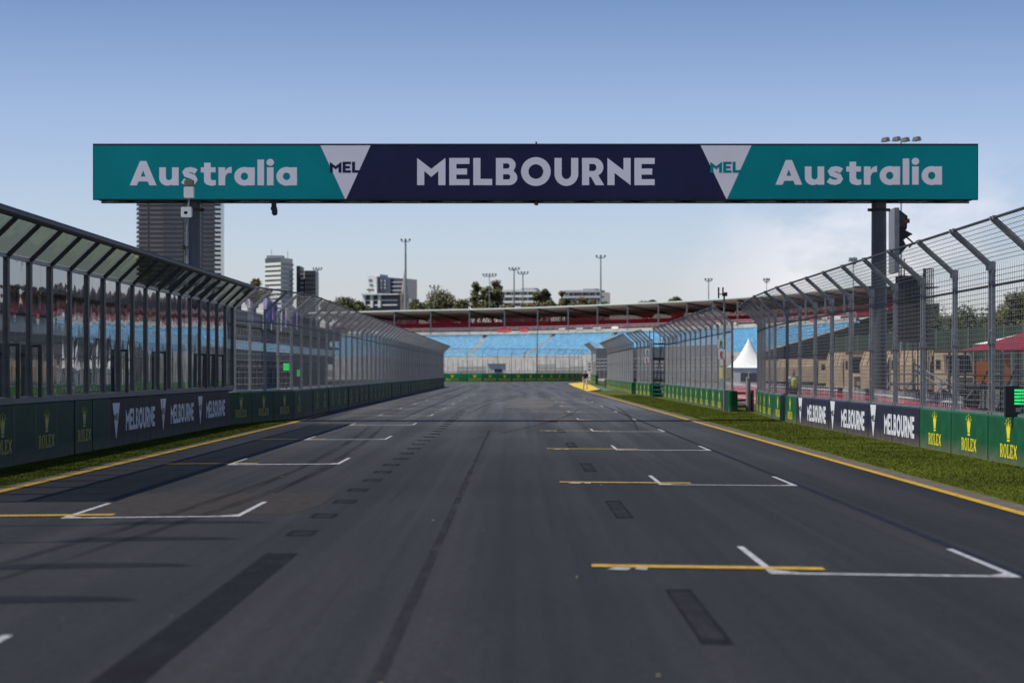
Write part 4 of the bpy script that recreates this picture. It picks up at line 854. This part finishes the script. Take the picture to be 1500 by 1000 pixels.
# scaffold clutter behind the distant openings
def scaffold(label, X, Y, W_, D_, H_, n, m=darksteel, seed=1):
    t = thing('scaffold', label, 'scaffold', (X, Y, 0)); rnd = random.Random(seed)
    for i in range(n+1):
        for y in (0, D_): mb = MB(); mb.tube((W_*i/n, y, 0), (W_*i/n, y, H_), .035, .035, 6); mb.build('standard', m, t)
    z = .6
    while z < H_:
        for y in (0, D_): mb = MB(); mb.tube((0, y, z), (W_, y, z), .03, .03, 6); mb.build('ledger', m, t)
        z += 1.0
    for i in range(n): mb = MB(); mb.beam((W_*i/n, 0, .3), (W_*(i+1)/n, 0, H_-.3), .05, .05); mb.build('brace', m, t)
    mb = MB(); mb.box((W_/2, D_/2, H_*.55), (W_, D_, .08)); mb.build('platform', m, t); return t
scaffold('dark access scaffold in the gap right of the two small safety signs', 9.4, 166, 2.2, 5, 4.6, 3)
scaffold('marshal steps in the gap behind the walking person', 10.1, 262, 3.0, 6, 3.6, 3)
# marquee
def marquee(label, X, Y, W_, ze, zp, m, rot=0, sweepf=.55, walls=True):
    t = thing('marquee', label, 'tent', (X, Y, 0), rot); mb = MB(); n = 10; sd = 24
    for j in range(n+1):
        u = j/n; r = W_/2*(1-u)**1.0; z = ze+(zp-ze)*(u**(1/ sweepf) if sweepf < 1 else u)
        for i in range(sd):
            a = 2*math.pi*(i+.5)/sd; c = 1/max(abs(math.cos(a)), abs(math.sin(a))); c = c*(1-u)+1*u; mb.v.append((r*c*math.cos(a), r*c*math.sin(a), z))
    for j in range(n):
        for i in range(sd): a = j*sd+i; b = j*sd+(i+1) % sd; mb.f.append((a, b, b+sd, a+sd))
    mb.build('canopy', m, t, smooth=False)
    if walls:
        mb = MB(); mb.box((0, 0, ze/2), (W_*.97, W_*.97, ze)); mb.build('side_wall', m, t)
        mb = MB(); mb.box((-W_*.05, -W_*.49, ze*.55), (W_*.32, .05, ze*.45)); mb.build('window', mat('tent_window', (.12, .14, .18), .3), t)
        mb = MB(); mb.box((-W_*.05, -W_*.497, ze*.55), (.06, .05, ze*.45)); mb.build('mullion', tentw, t)
    else:
        for sx_ in (-1, 1):
            for sy in (-1, 1): mb = MB(); mb.box((sx_*W_*.47, sy*W_*.47, ze/2), (.08, .08, ze)); mb.build('leg', steel, t)
    return t
marquee('white peaked marquee with a small window behind the marshal opening', px(1100, 500, 220).x, 222, 4.6, 2.0, 4.75, tentw)
marquee('dark red open sided marquee roof behind the fence at the right', 16.6, 76, 4.6, 2.35, 3.15, mat('maroon_canvas', (.20, .012, .03), .7), .15, 1.0, False)
marquee('white low canopy behind the dark red marquee', 20.5, 92, 5.2, 2.75, 3.5, tentw, .1, 1.0, False)
orange = mat('orange_panel', (.62, .16, .03), .6, 0, .12)
for (x0_, x1_, y0_, y1_, lb_) in ((1427, 1446, 529, 560, 'left orange panel under the dark red marquee'), (1465, 1479, 519, 560, 'right narrower orange panel beside the dark red marquee')):
    d = 74; a = px(x0_, y1_, d); b = px(x1_, y0_, d); t = thing('equipment_panel', lb_, 'panel', (a.x, d, 0)); mb = MB(); mb.box(((b.x-a.x)/2, 0, (a.z+b.z)/2), (b.x-a.x, .12, b.z-a.z)); mb.build('panel_face', orange, t)
    mb = MB()
    for xx in (.04, b.x-a.x-.04): mb.box((xx, .08, b.z/2), (.05, .05, b.z))
    mb.build('frame', darksteel, t)
scaffold('low dark timing stand scaffold before the dark red marquee', 12.6, 68, 3.0, 2.4, 2.25, 4, seed=3)
scaffold('grey staging with a ramp behind the right hand fence', 14.2, 92, 5.2, 2.2, 2.2, 4, steel, seed=4)
rp = thing('access_ramp', 'sloping grey handrail ramp leading down behind the fence', 'ramp', (0, 0, 0)); a = px(1338, 532, 84); b = px(1402, 570, 76)
for dz in (0, -.22): mb = MB(); mb.tube(a+Vector((0, 0, dz)), b+Vector((0, 0, dz)), .035, .035, 6); mb.build('handrail', steel, rp)
for u in (0, .33, .66, 1): p = a.lerp(b, u); mb = MB(); mb.tube((p.x, p.y, 0), p, .03, .03, 6); mb.build('baluster', steel, rp)
# tan covered trucks
def truck(label, X, Y, rz, s_=1.0):
    t = thing('covered_truck', label, 'truck', (X, Y, 0), rz, 'tan covered trucks parked behind the fence'); mb = MB()
    pr = [(-1.15, .9), (-1.22, 2.0), (-.95, 2.62), (.95, 2.62), (1.22, 2.0), (1.15, .9)]
    mb.prism([(a*s_, b*s_) for a, b in pr], lambda a, b: (a, .0, b), lambda a, b: (a, 4.0*s_, b)); mb.build('canvas_body', tan, t)
    mb = MB(); mb.prism([(0, .8), (0, 1.45), (.9, 1.6), (1.15, 2.45), (2.2, 2.5), (2.25, .8)], lambda a, b: (-1.1*s_, -2.35*s_+a*s_, b*s_), lambda a, b: (1.1*s_, -2.35*s_+a*s_, b*s_)); mb.build('cab', tan, t)
    mb = MB(); mb.beam((-.9*s_, -1.42*s_, 1.68*s_), (.9*s_, -1.42*s_, 1.68*s_), .04, .04); mb.quad((-.95*s_, -1.46*s_, 1.66*s_), (.95*s_, -1.46*s_, 1.66*s_), (.9*s_, -1.235*s_, 2.38*s_), (-.9*s_, -1.235*s_, 2.38*s_)); mb.build('windscreen', black, t)
    for sx_ in (-1, 1):
        mb = MB(); mb.box((sx_*1.11*s_, -.7*s_, 2.0*s_), (.03, .5*s_, .4*s_)); mb.build('side_window', black, t)
        for yy in (-1.5, 1.2, 2.6): mb = MB(); mb.tube((sx_*.8*s_, yy*s_, .5*s_), (sx_*1.15*s_, yy*s_, .5*s_), .5*s_, .5*s_, 16); mb.build('wheel', black, t)
        mb = MB(); mb.box((sx_*.75*s_, -2.38*s_, 1.1*s_), (.2*s_, .05, .2*s_)); mb.build('headlight', tentw, t)
    mb = MB(); mb.box((0, .8*s_, .75*s_), (1.8*s_, 6*s_, .25*s_)); mb.build('chassis', darksteel, t)
    for j in range(5):
        mb = MB(); yy = .3+j*.85
        for (a, b), (c, d_) in zip(pr[1:-1][:-1], pr[1:-1][1:]): mb.beam((a*s_*1.01, yy*s_, b*s_*1.005), (c*s_*1.01, yy*s_, d_*s_*1.005), .06, .05)
        mb.build('canvas_hoop', tan, t)
    return t
for lb_, xx, dd, rz_, wx in (('tan covered truck right of the gantry pillar', 1328, 112, 12, .80), ('tan covered truck partly hidden by the posts furthest right', 1386, 106, 16, .62), ('tan covered truck left of the gantry pillar', 1256, 118, 6, .62),
        ('distant tan covered truck beyond the marshal in yellow', 1206, 185, 50, .8), ('smaller distant tan covered truck half hidden by the marshal', 1178, 205, 60, .7)):
    t_ = truck(lb_, px(xx, 500, dd).x, dd, R(rz_)); t_.scale = (wx, .9, 1.0)
# red barriers with white pickets
def barrier_unit():
    t = thing('crowd_barrier', '', 'barrier', (0, 0, 0), 0, 'red and white barriers along the service road')
    mb = MB(); mb.prism([(-.24, 0), (.24, 0), (.12, .5), (.10, .82), (-.10, .82), (-.12, .5)], lambda a, b: (.02, a, b), lambda a, b: (1.88, a, b)); mb.build('plastic_body', red, t)
    for i in range(5): mb = MB(); mb.box((.15+i*.4, -.30, .56), (.03, .012, 1.12)); mb.build('picket', tentw, t)
    for z in (.25, .95): mb = MB(); mb.box((.95, -.275, z), (1.86, .02, .04)); mb.build('picket_rail', tentw, t)
    return t
proto = barrier_unit(); bp_ = [(11.0, 58), (11.3, 66), (12.3, 82), (13.1, 95), (12.9, 112), (12.9, 146)]
seq = []
for (a, b), (c, d_) in zip(bp_[:-1], bp_[1:]):
    p, ln, an = frame((c, d_), (a, b)); n = int(ln/1.95); u = Vector((math.cos(an), math.sin(an), 0))
    for i in range(n): seq.append((p+u*1.95*i, an, (ln)))
seq.sort(key=lambda s_: s_[0].y)
for i, (p, an, _) in enumerate(seq):
    zone = [('nearest the black light box', 62), ('in front of the staging ramp', 74), ('just right of the gantry pillar', 88), ('left of the gantry pillar', 100), ('beside the marshal in yellow', 118), ('seen through the marshal opening before the marquee', 999)]
    zn = next(z for z, y_ in zone if p.y < y_)
    lb_ = 'red plastic barrier with white pickets '+zn
    if i == 0: proto.location = p; proto.rotation_euler = (0, 0, an); proto['label'] = lb_; c_ = proto
    else: c_ = copy_tree(proto, p, an, lb_)
    c_['group'] = 'red and white barriers '+zn
for i, x in enumerate((1060, 1071)):
    c = px(x, 555, 150); t = thing('padded_bollard', ('teal and yellow padded column left of the marquee', 'yellow topped padded column touching the marquee')[i], 'bollard', (c.x, 150+i*3, 0))
    mb = MB(); mb.tube((0, 0, 0), (0, 0, 1.25), .28, .24, 14); mb.build('base', mat('pad_teal', (.02, .16, .13), .6), t); mb = MB(); mb.tube((0, 0, 1.25), (0, 0, 1.95), .26, .30, 14); mb.build('top', mat('pad_yellow', (.7, .5, .02), .6), t)
# screen tower behind the fence
sc = thing('video_screen_tower', 'tall screen seen from its edge on a dark scaffold tower beside the gantry pillar', 'screen', (px(1318, 500, 101).x, 101, 0)); k = 101/F; X0 = 1318
def q3(x, y): return ((x-X0)*k, CZ+(VY-y)*k)
def sbox(nm, x0_, x1_, y0_, y1_, m, dy=0, dep=.5): a = q3(x0_, y1_); b = q3(x1_, y0_); mb = MB(); mb.box(((a[0]+b[0])/2, dy, (a[1]+b[1])/2), (b[0]-a[0], dep, b[1]-a[1])); return mb.build(nm, m, sc)
lg = mat('screen_case', (.20, .21, .23), .5, .2)
sbox('screen_case', 1306, 1313, 306, 400, lg, 0, 1.6)
mb = MB(); P = [q3(1313.4, 306), q3(1328, 317), q3(1327, 335), q3(1325, 338), q3(1334, 344), q3(1322, 352), q3(1327, 362), q3(1318, 372), q3(1313.4, 378)]
mb.prism(P[::-1], lambda a, b: (a, -.3, b), lambda a, b: (a, .3, b)); mb.build('hinge_frame', black, sc)
mb = MB(); mb.prism([q3(1313.4, 310), q3(1324, 319), q3(1324, 332), q3(1313.4, 332)][::-1], lambda a, b: (a, -.34, b), lambda a, b: (a, -.301, b)); mb.build('inner_panel', mat('inner_teal', (.03, .05, .07), .3), sc)
mb = MB(); mb.beam((q3(1326, 346)[0], -.1, q3(1326, 346)[1]), (q3(1337, 356)[0], -.1, q3(1337, 356)[1]), .06, .06); mb.beam((q3(1337, 356)[0], -.1, q3(1337, 356)[1]), (q3(1331, 363)[0], -.1, q3(1331, 363)[1]), .06, .06); mb.beam((q3(1313, 332)[0], -.2, q3(1313, 332)[1]), (q3(1335, 344)[0], -.2, q3(1335, 344)[1]), .07, .06); mb.build('support_arm', black, sc)
sbox('marker_lamp', 1320, 1327, 323, 327, mat('lamp_red', (.5, .03, .03), .4), -.36, .1); sbox('camera_head', 1326, 1331, 321, 327, black, -.2, .2)
for x in (1314, 1325, 1334, 1345, 1353): sbox('tower_leg', x, x+1.6, 400 if x > 1326 else 378, 600, darksteel, .2 if x % 2 else -.4, .06)
for y in range(392, 500, 12): sbox('tower_rung', 1314, 1354 if y > 402 else 1334, y, y+1.6, darksteel, -.4, .06)
sbox('mesh_cladding', 1315, 1353, 404, 500, mat('dark_scrim', (.03, .032, .04), .9), .6, .05)
lm = thing('lattice_mast', 'dark leaning lattice ladder mast right of the screen tower', 'mast', (px(1362, 500, 96).x, 96, 0)); k = 96/F
for i in range(6): mb = MB(); x = -7+i*2.6; mb.tube((x*k, 0, 0), ((x-1.0)*k, 0, CZ+(VY-393)*k), .022 if i else .05, .022 if i else .05, 5); mb.build('upright', darksteel, lm)
for y in (394, 416, 440, 466, 492): mb = MB(); mb.tube((-8*k, 0, CZ+(VY-y)*k), (6*k, 0, CZ+(VY-y)*k), .02, .02, 5); mb.build('rung', darksteel, lm)
hg = thing('scrim_fence', 'long dark green scrim fence below the trees on the right', 'fence', (0, 0, 0)); mb = MB(); a = px(1225, 560, 215); b = px(1530, 560, 150)
gm_ = mat('green_scrim', (.015, .035, .018), .9, 0, .3, .6)
for i in range(14):
    p = a.lerp(b, i/14); q2 = a.lerp(b, (i+1)/14); mb = MB(); mb.beam((p.x, p.y, 2.6), (q2.x, q2.y, 2.6), .05, 4.2); mb.build('scrim_panel', gm_, hg); mb = MB(); mb.tube((p.x, p.y, 0), (p.x, p.y, 4.8), .06, .06, 6); mb.build('post', steel, hg)
# status light box at right edge
st = thing('status_light_box', 'black box with green light bars fixed over the wall at the right edge', 'light panel', (0, 0, 0)); d = 44.2
a = px(1472, 611, d); b = px(1512, 565, d); mb = MB(); mb.box(((a.x+b.x)/2, d, (a.z+b.z)/2), (b.x-a.x, .14, b.z-a.z)); mb.build('housing', black, st)
for i in range(5):
    a = px(1485, 573+4.8*i, d); b = px(1510, 570+4.8*i, d); mb = MB(); mb.box(((a.x+b.x)/2, d-.075, (a.z+b.z)/2), (b.x-a.x, .02, b.z-a.z)); mb.build('light_bar', mat('green_led', (.02, .6, .15), .4, 0, .02, emit=1.0), st)
a = px(1487, 603, d); b = px(1494, 597, d); mb = MB(); mb.box(((a.x+b.x)/2, d-.08, (a.z+b.z)/2), (b.x-a.x, .03, b.z-a.z)); mb.build('connector', lg, st)
# white marshal hut behind the end barrier
hut = thing('marshal_hut', 'low white hut behind the end barrier below the blue seats', 'hut', (px(728, 540, 398).x, 398, 0)); mb = MB(); mb.box((0, 0, 1.4), (2.9, 2.2, 2.8)); mb.build('cabin', tentw, hut); mb = MB(); mb.box((.2, -1.12, 1.75), (1.2, .05, .5)); mb.build('window', black, hut); mb = MB(); mb.box((0, 0, 2.86), (3.2, 2.5, .12)); mb.build('roof', gcon, hut)
po = thing('thin_pole', 'thin dark pole rising before the blue seats in the centre', 'pole', (px(787, 540, 396).x, 396, 0)); mb = MB(); mb.tube((0, 0, 0), (0, 0, 8.0), .09, .07, 6); mb.build('shaft', darksteel, po)
# ------------------------------------------------------------------ people
def skin(name, verts, edges, radii, m, parent, sub=2):
    me = bpy.data.meshes.new(name); me.from_pydata(verts, edges, []); o = bpy.data.objects.new(name, me); COL.objects.link(o)
    sm = o.modifiers.new('s', 'SKIN'); sv = me.skin_vertices[0].data
    for i, r in enumerate(radii): sv[i].radius = (r, r) if not isinstance(r, tuple) else r; sv[i].use_root = (i == 0)
    sm.use_smooth_shade = True; ss = o.modifiers.new('u', 'SUBSURF'); ss.levels = sub; ss.render_levels = sub
    dg_ = bpy.context.evaluated_depsgraph_get(); me2 = bpy.data.meshes.new_from_object(o.evaluated_get(dg_)); bpy.data.objects.remove(o); me2.materials.clear(); me2.materials.append(m)
    for p in me2.polygons: p.use_smooth = True
    return ob(name, me2, parent)
skinm = mat('skin', (.36, .20, .13), .6); hairm = mat('hair', (.02, .015, .012), .7)
def person(label, loc, rz, top, bottom, topm, shorts, stride=.28, vest=None):
    t = thing('person', label, 'person', loc, rz); s = stride
    # faces -y; walking
    V = [(0, 0, .95), (0, 0, 1.15), (0, -.01, 1.35), (0, 0, 1.47), (0, -.01, 1.56), (0, -.02, 1.66), (0, -.01, 1.76),
         (.10, 0, .90), (.11, -s*.5, .50), (.11, -s*.75, .09), (.11, -s*.75-.16, .04),
         (-.10, 0, .90), (-.11, s*.30, .50), (-.11, s*.95, .14), (-.11, s*.95-.14, .05),
         (.20, 0, 1.42), (.25, s*.30, 1.15), (.25, s*.25, .90), (.25, s*.15, .80), (-.20, 0, 1.42), (-.25, -s*.25, 1.15), (-.25, -s*.65, .93), (-.25, -s*.8, .84)]
    E = [(0, 1), (1, 2), (2, 3), (3, 4), (4, 5), (5, 6), (0, 7), (7, 8), (8, 9), (9, 10), (0, 11), (11, 12), (12, 13), (13, 14), (2, 15), (15, 16), (16, 17), (17, 18), (2, 19), (19, 20), (20, 21), (21, 22)]
    Rr = [.13, .12, .14, .055, .06, .095, .06, .095, .062, .042, .035, .095, .062, .042, .035, .055, .045, .035, .03, .055, .045, .035, .03]
    skin('body', V, E, Rr, skinm, t)
    TV = [V[0], V[1], V[2], V[3], V[15], V[16], V[19], V[20]]; skin('shirt', TV, [(0, 1), (1, 2), (2, 3), (2, 4), (4, 5), (2, 6), (6, 7)], [.155, .15, .165, .07, .08, .065, .08, .065], topm, t)
    m_ = .55 if shorts else 1.0
    def mid(a, b, f): return tuple(a[j]+(b[j]-a[j])*f for j in range(3))
    if shorts: skin('shorts', [V[0], V[7], mid(V[7], V[8], .75), V[11], mid(V[11], V[12], .75)], [(0, 1), (1, 2), (0, 3), (3, 4)], [.15, .11, .09, .11, .09], bottom, t)
    else: skin('trousers', [V[0], V[7], V[8], V[9], V[11], V[12], V[13]], [(0, 1), (1, 2), (2, 3), (0, 4), (4, 5), (5, 6)], [.15, .115, .08, .06, .115, .08, .06], bottom, t)
    skin('hair', [(0, .01, 1.70), (0, .01, 1.78)], [(0, 1)], [.105, .075], hairm, t)
    for x, yy in ((.11, -s*.75), (-.11, s*.95)): mb = MB(); mb.box((x, yy-.06, .05), (.10, .28, .09)); mb.build('shoe', black, t)
    for x in (-.035, .035): mb = MB(); mb.box((x, -.115, 1.68), (.02, .015, .012)); mb.build('eye', black, t)
    mb = MB(); mb.box((0, -.125, 1.65), (.025, .03, .04)); mb.build('nose', skinm, t)
    if vest: skin('safety_vest', [V[0], V[1], V[2], (0, 0, 1.42)], [(0, 1), (1, 2), (2, 3)], [.175, .17, .185, .11], vest, t)
    return t
person('person in a black top and pale trousers walking along the grass edge', (6.35, 224, 0), R(8), None, mat('pale_cloth', (.62, .56, .50), .8), mat('black_cloth', (.012, .012, .015), .9), False, .34)
person('marshal in a bright yellow safety vest standing behind the right hand fence', (px(1162, 560, 105).x, 105, 0), R(20), None, mat('dark_trousers', (.03, .03, .05), .9), mat('white_sleeve', (.6, .6, .6), .8), False, .05, mat('hi_vis', (.62, .85, .04), .6, 0, .05))
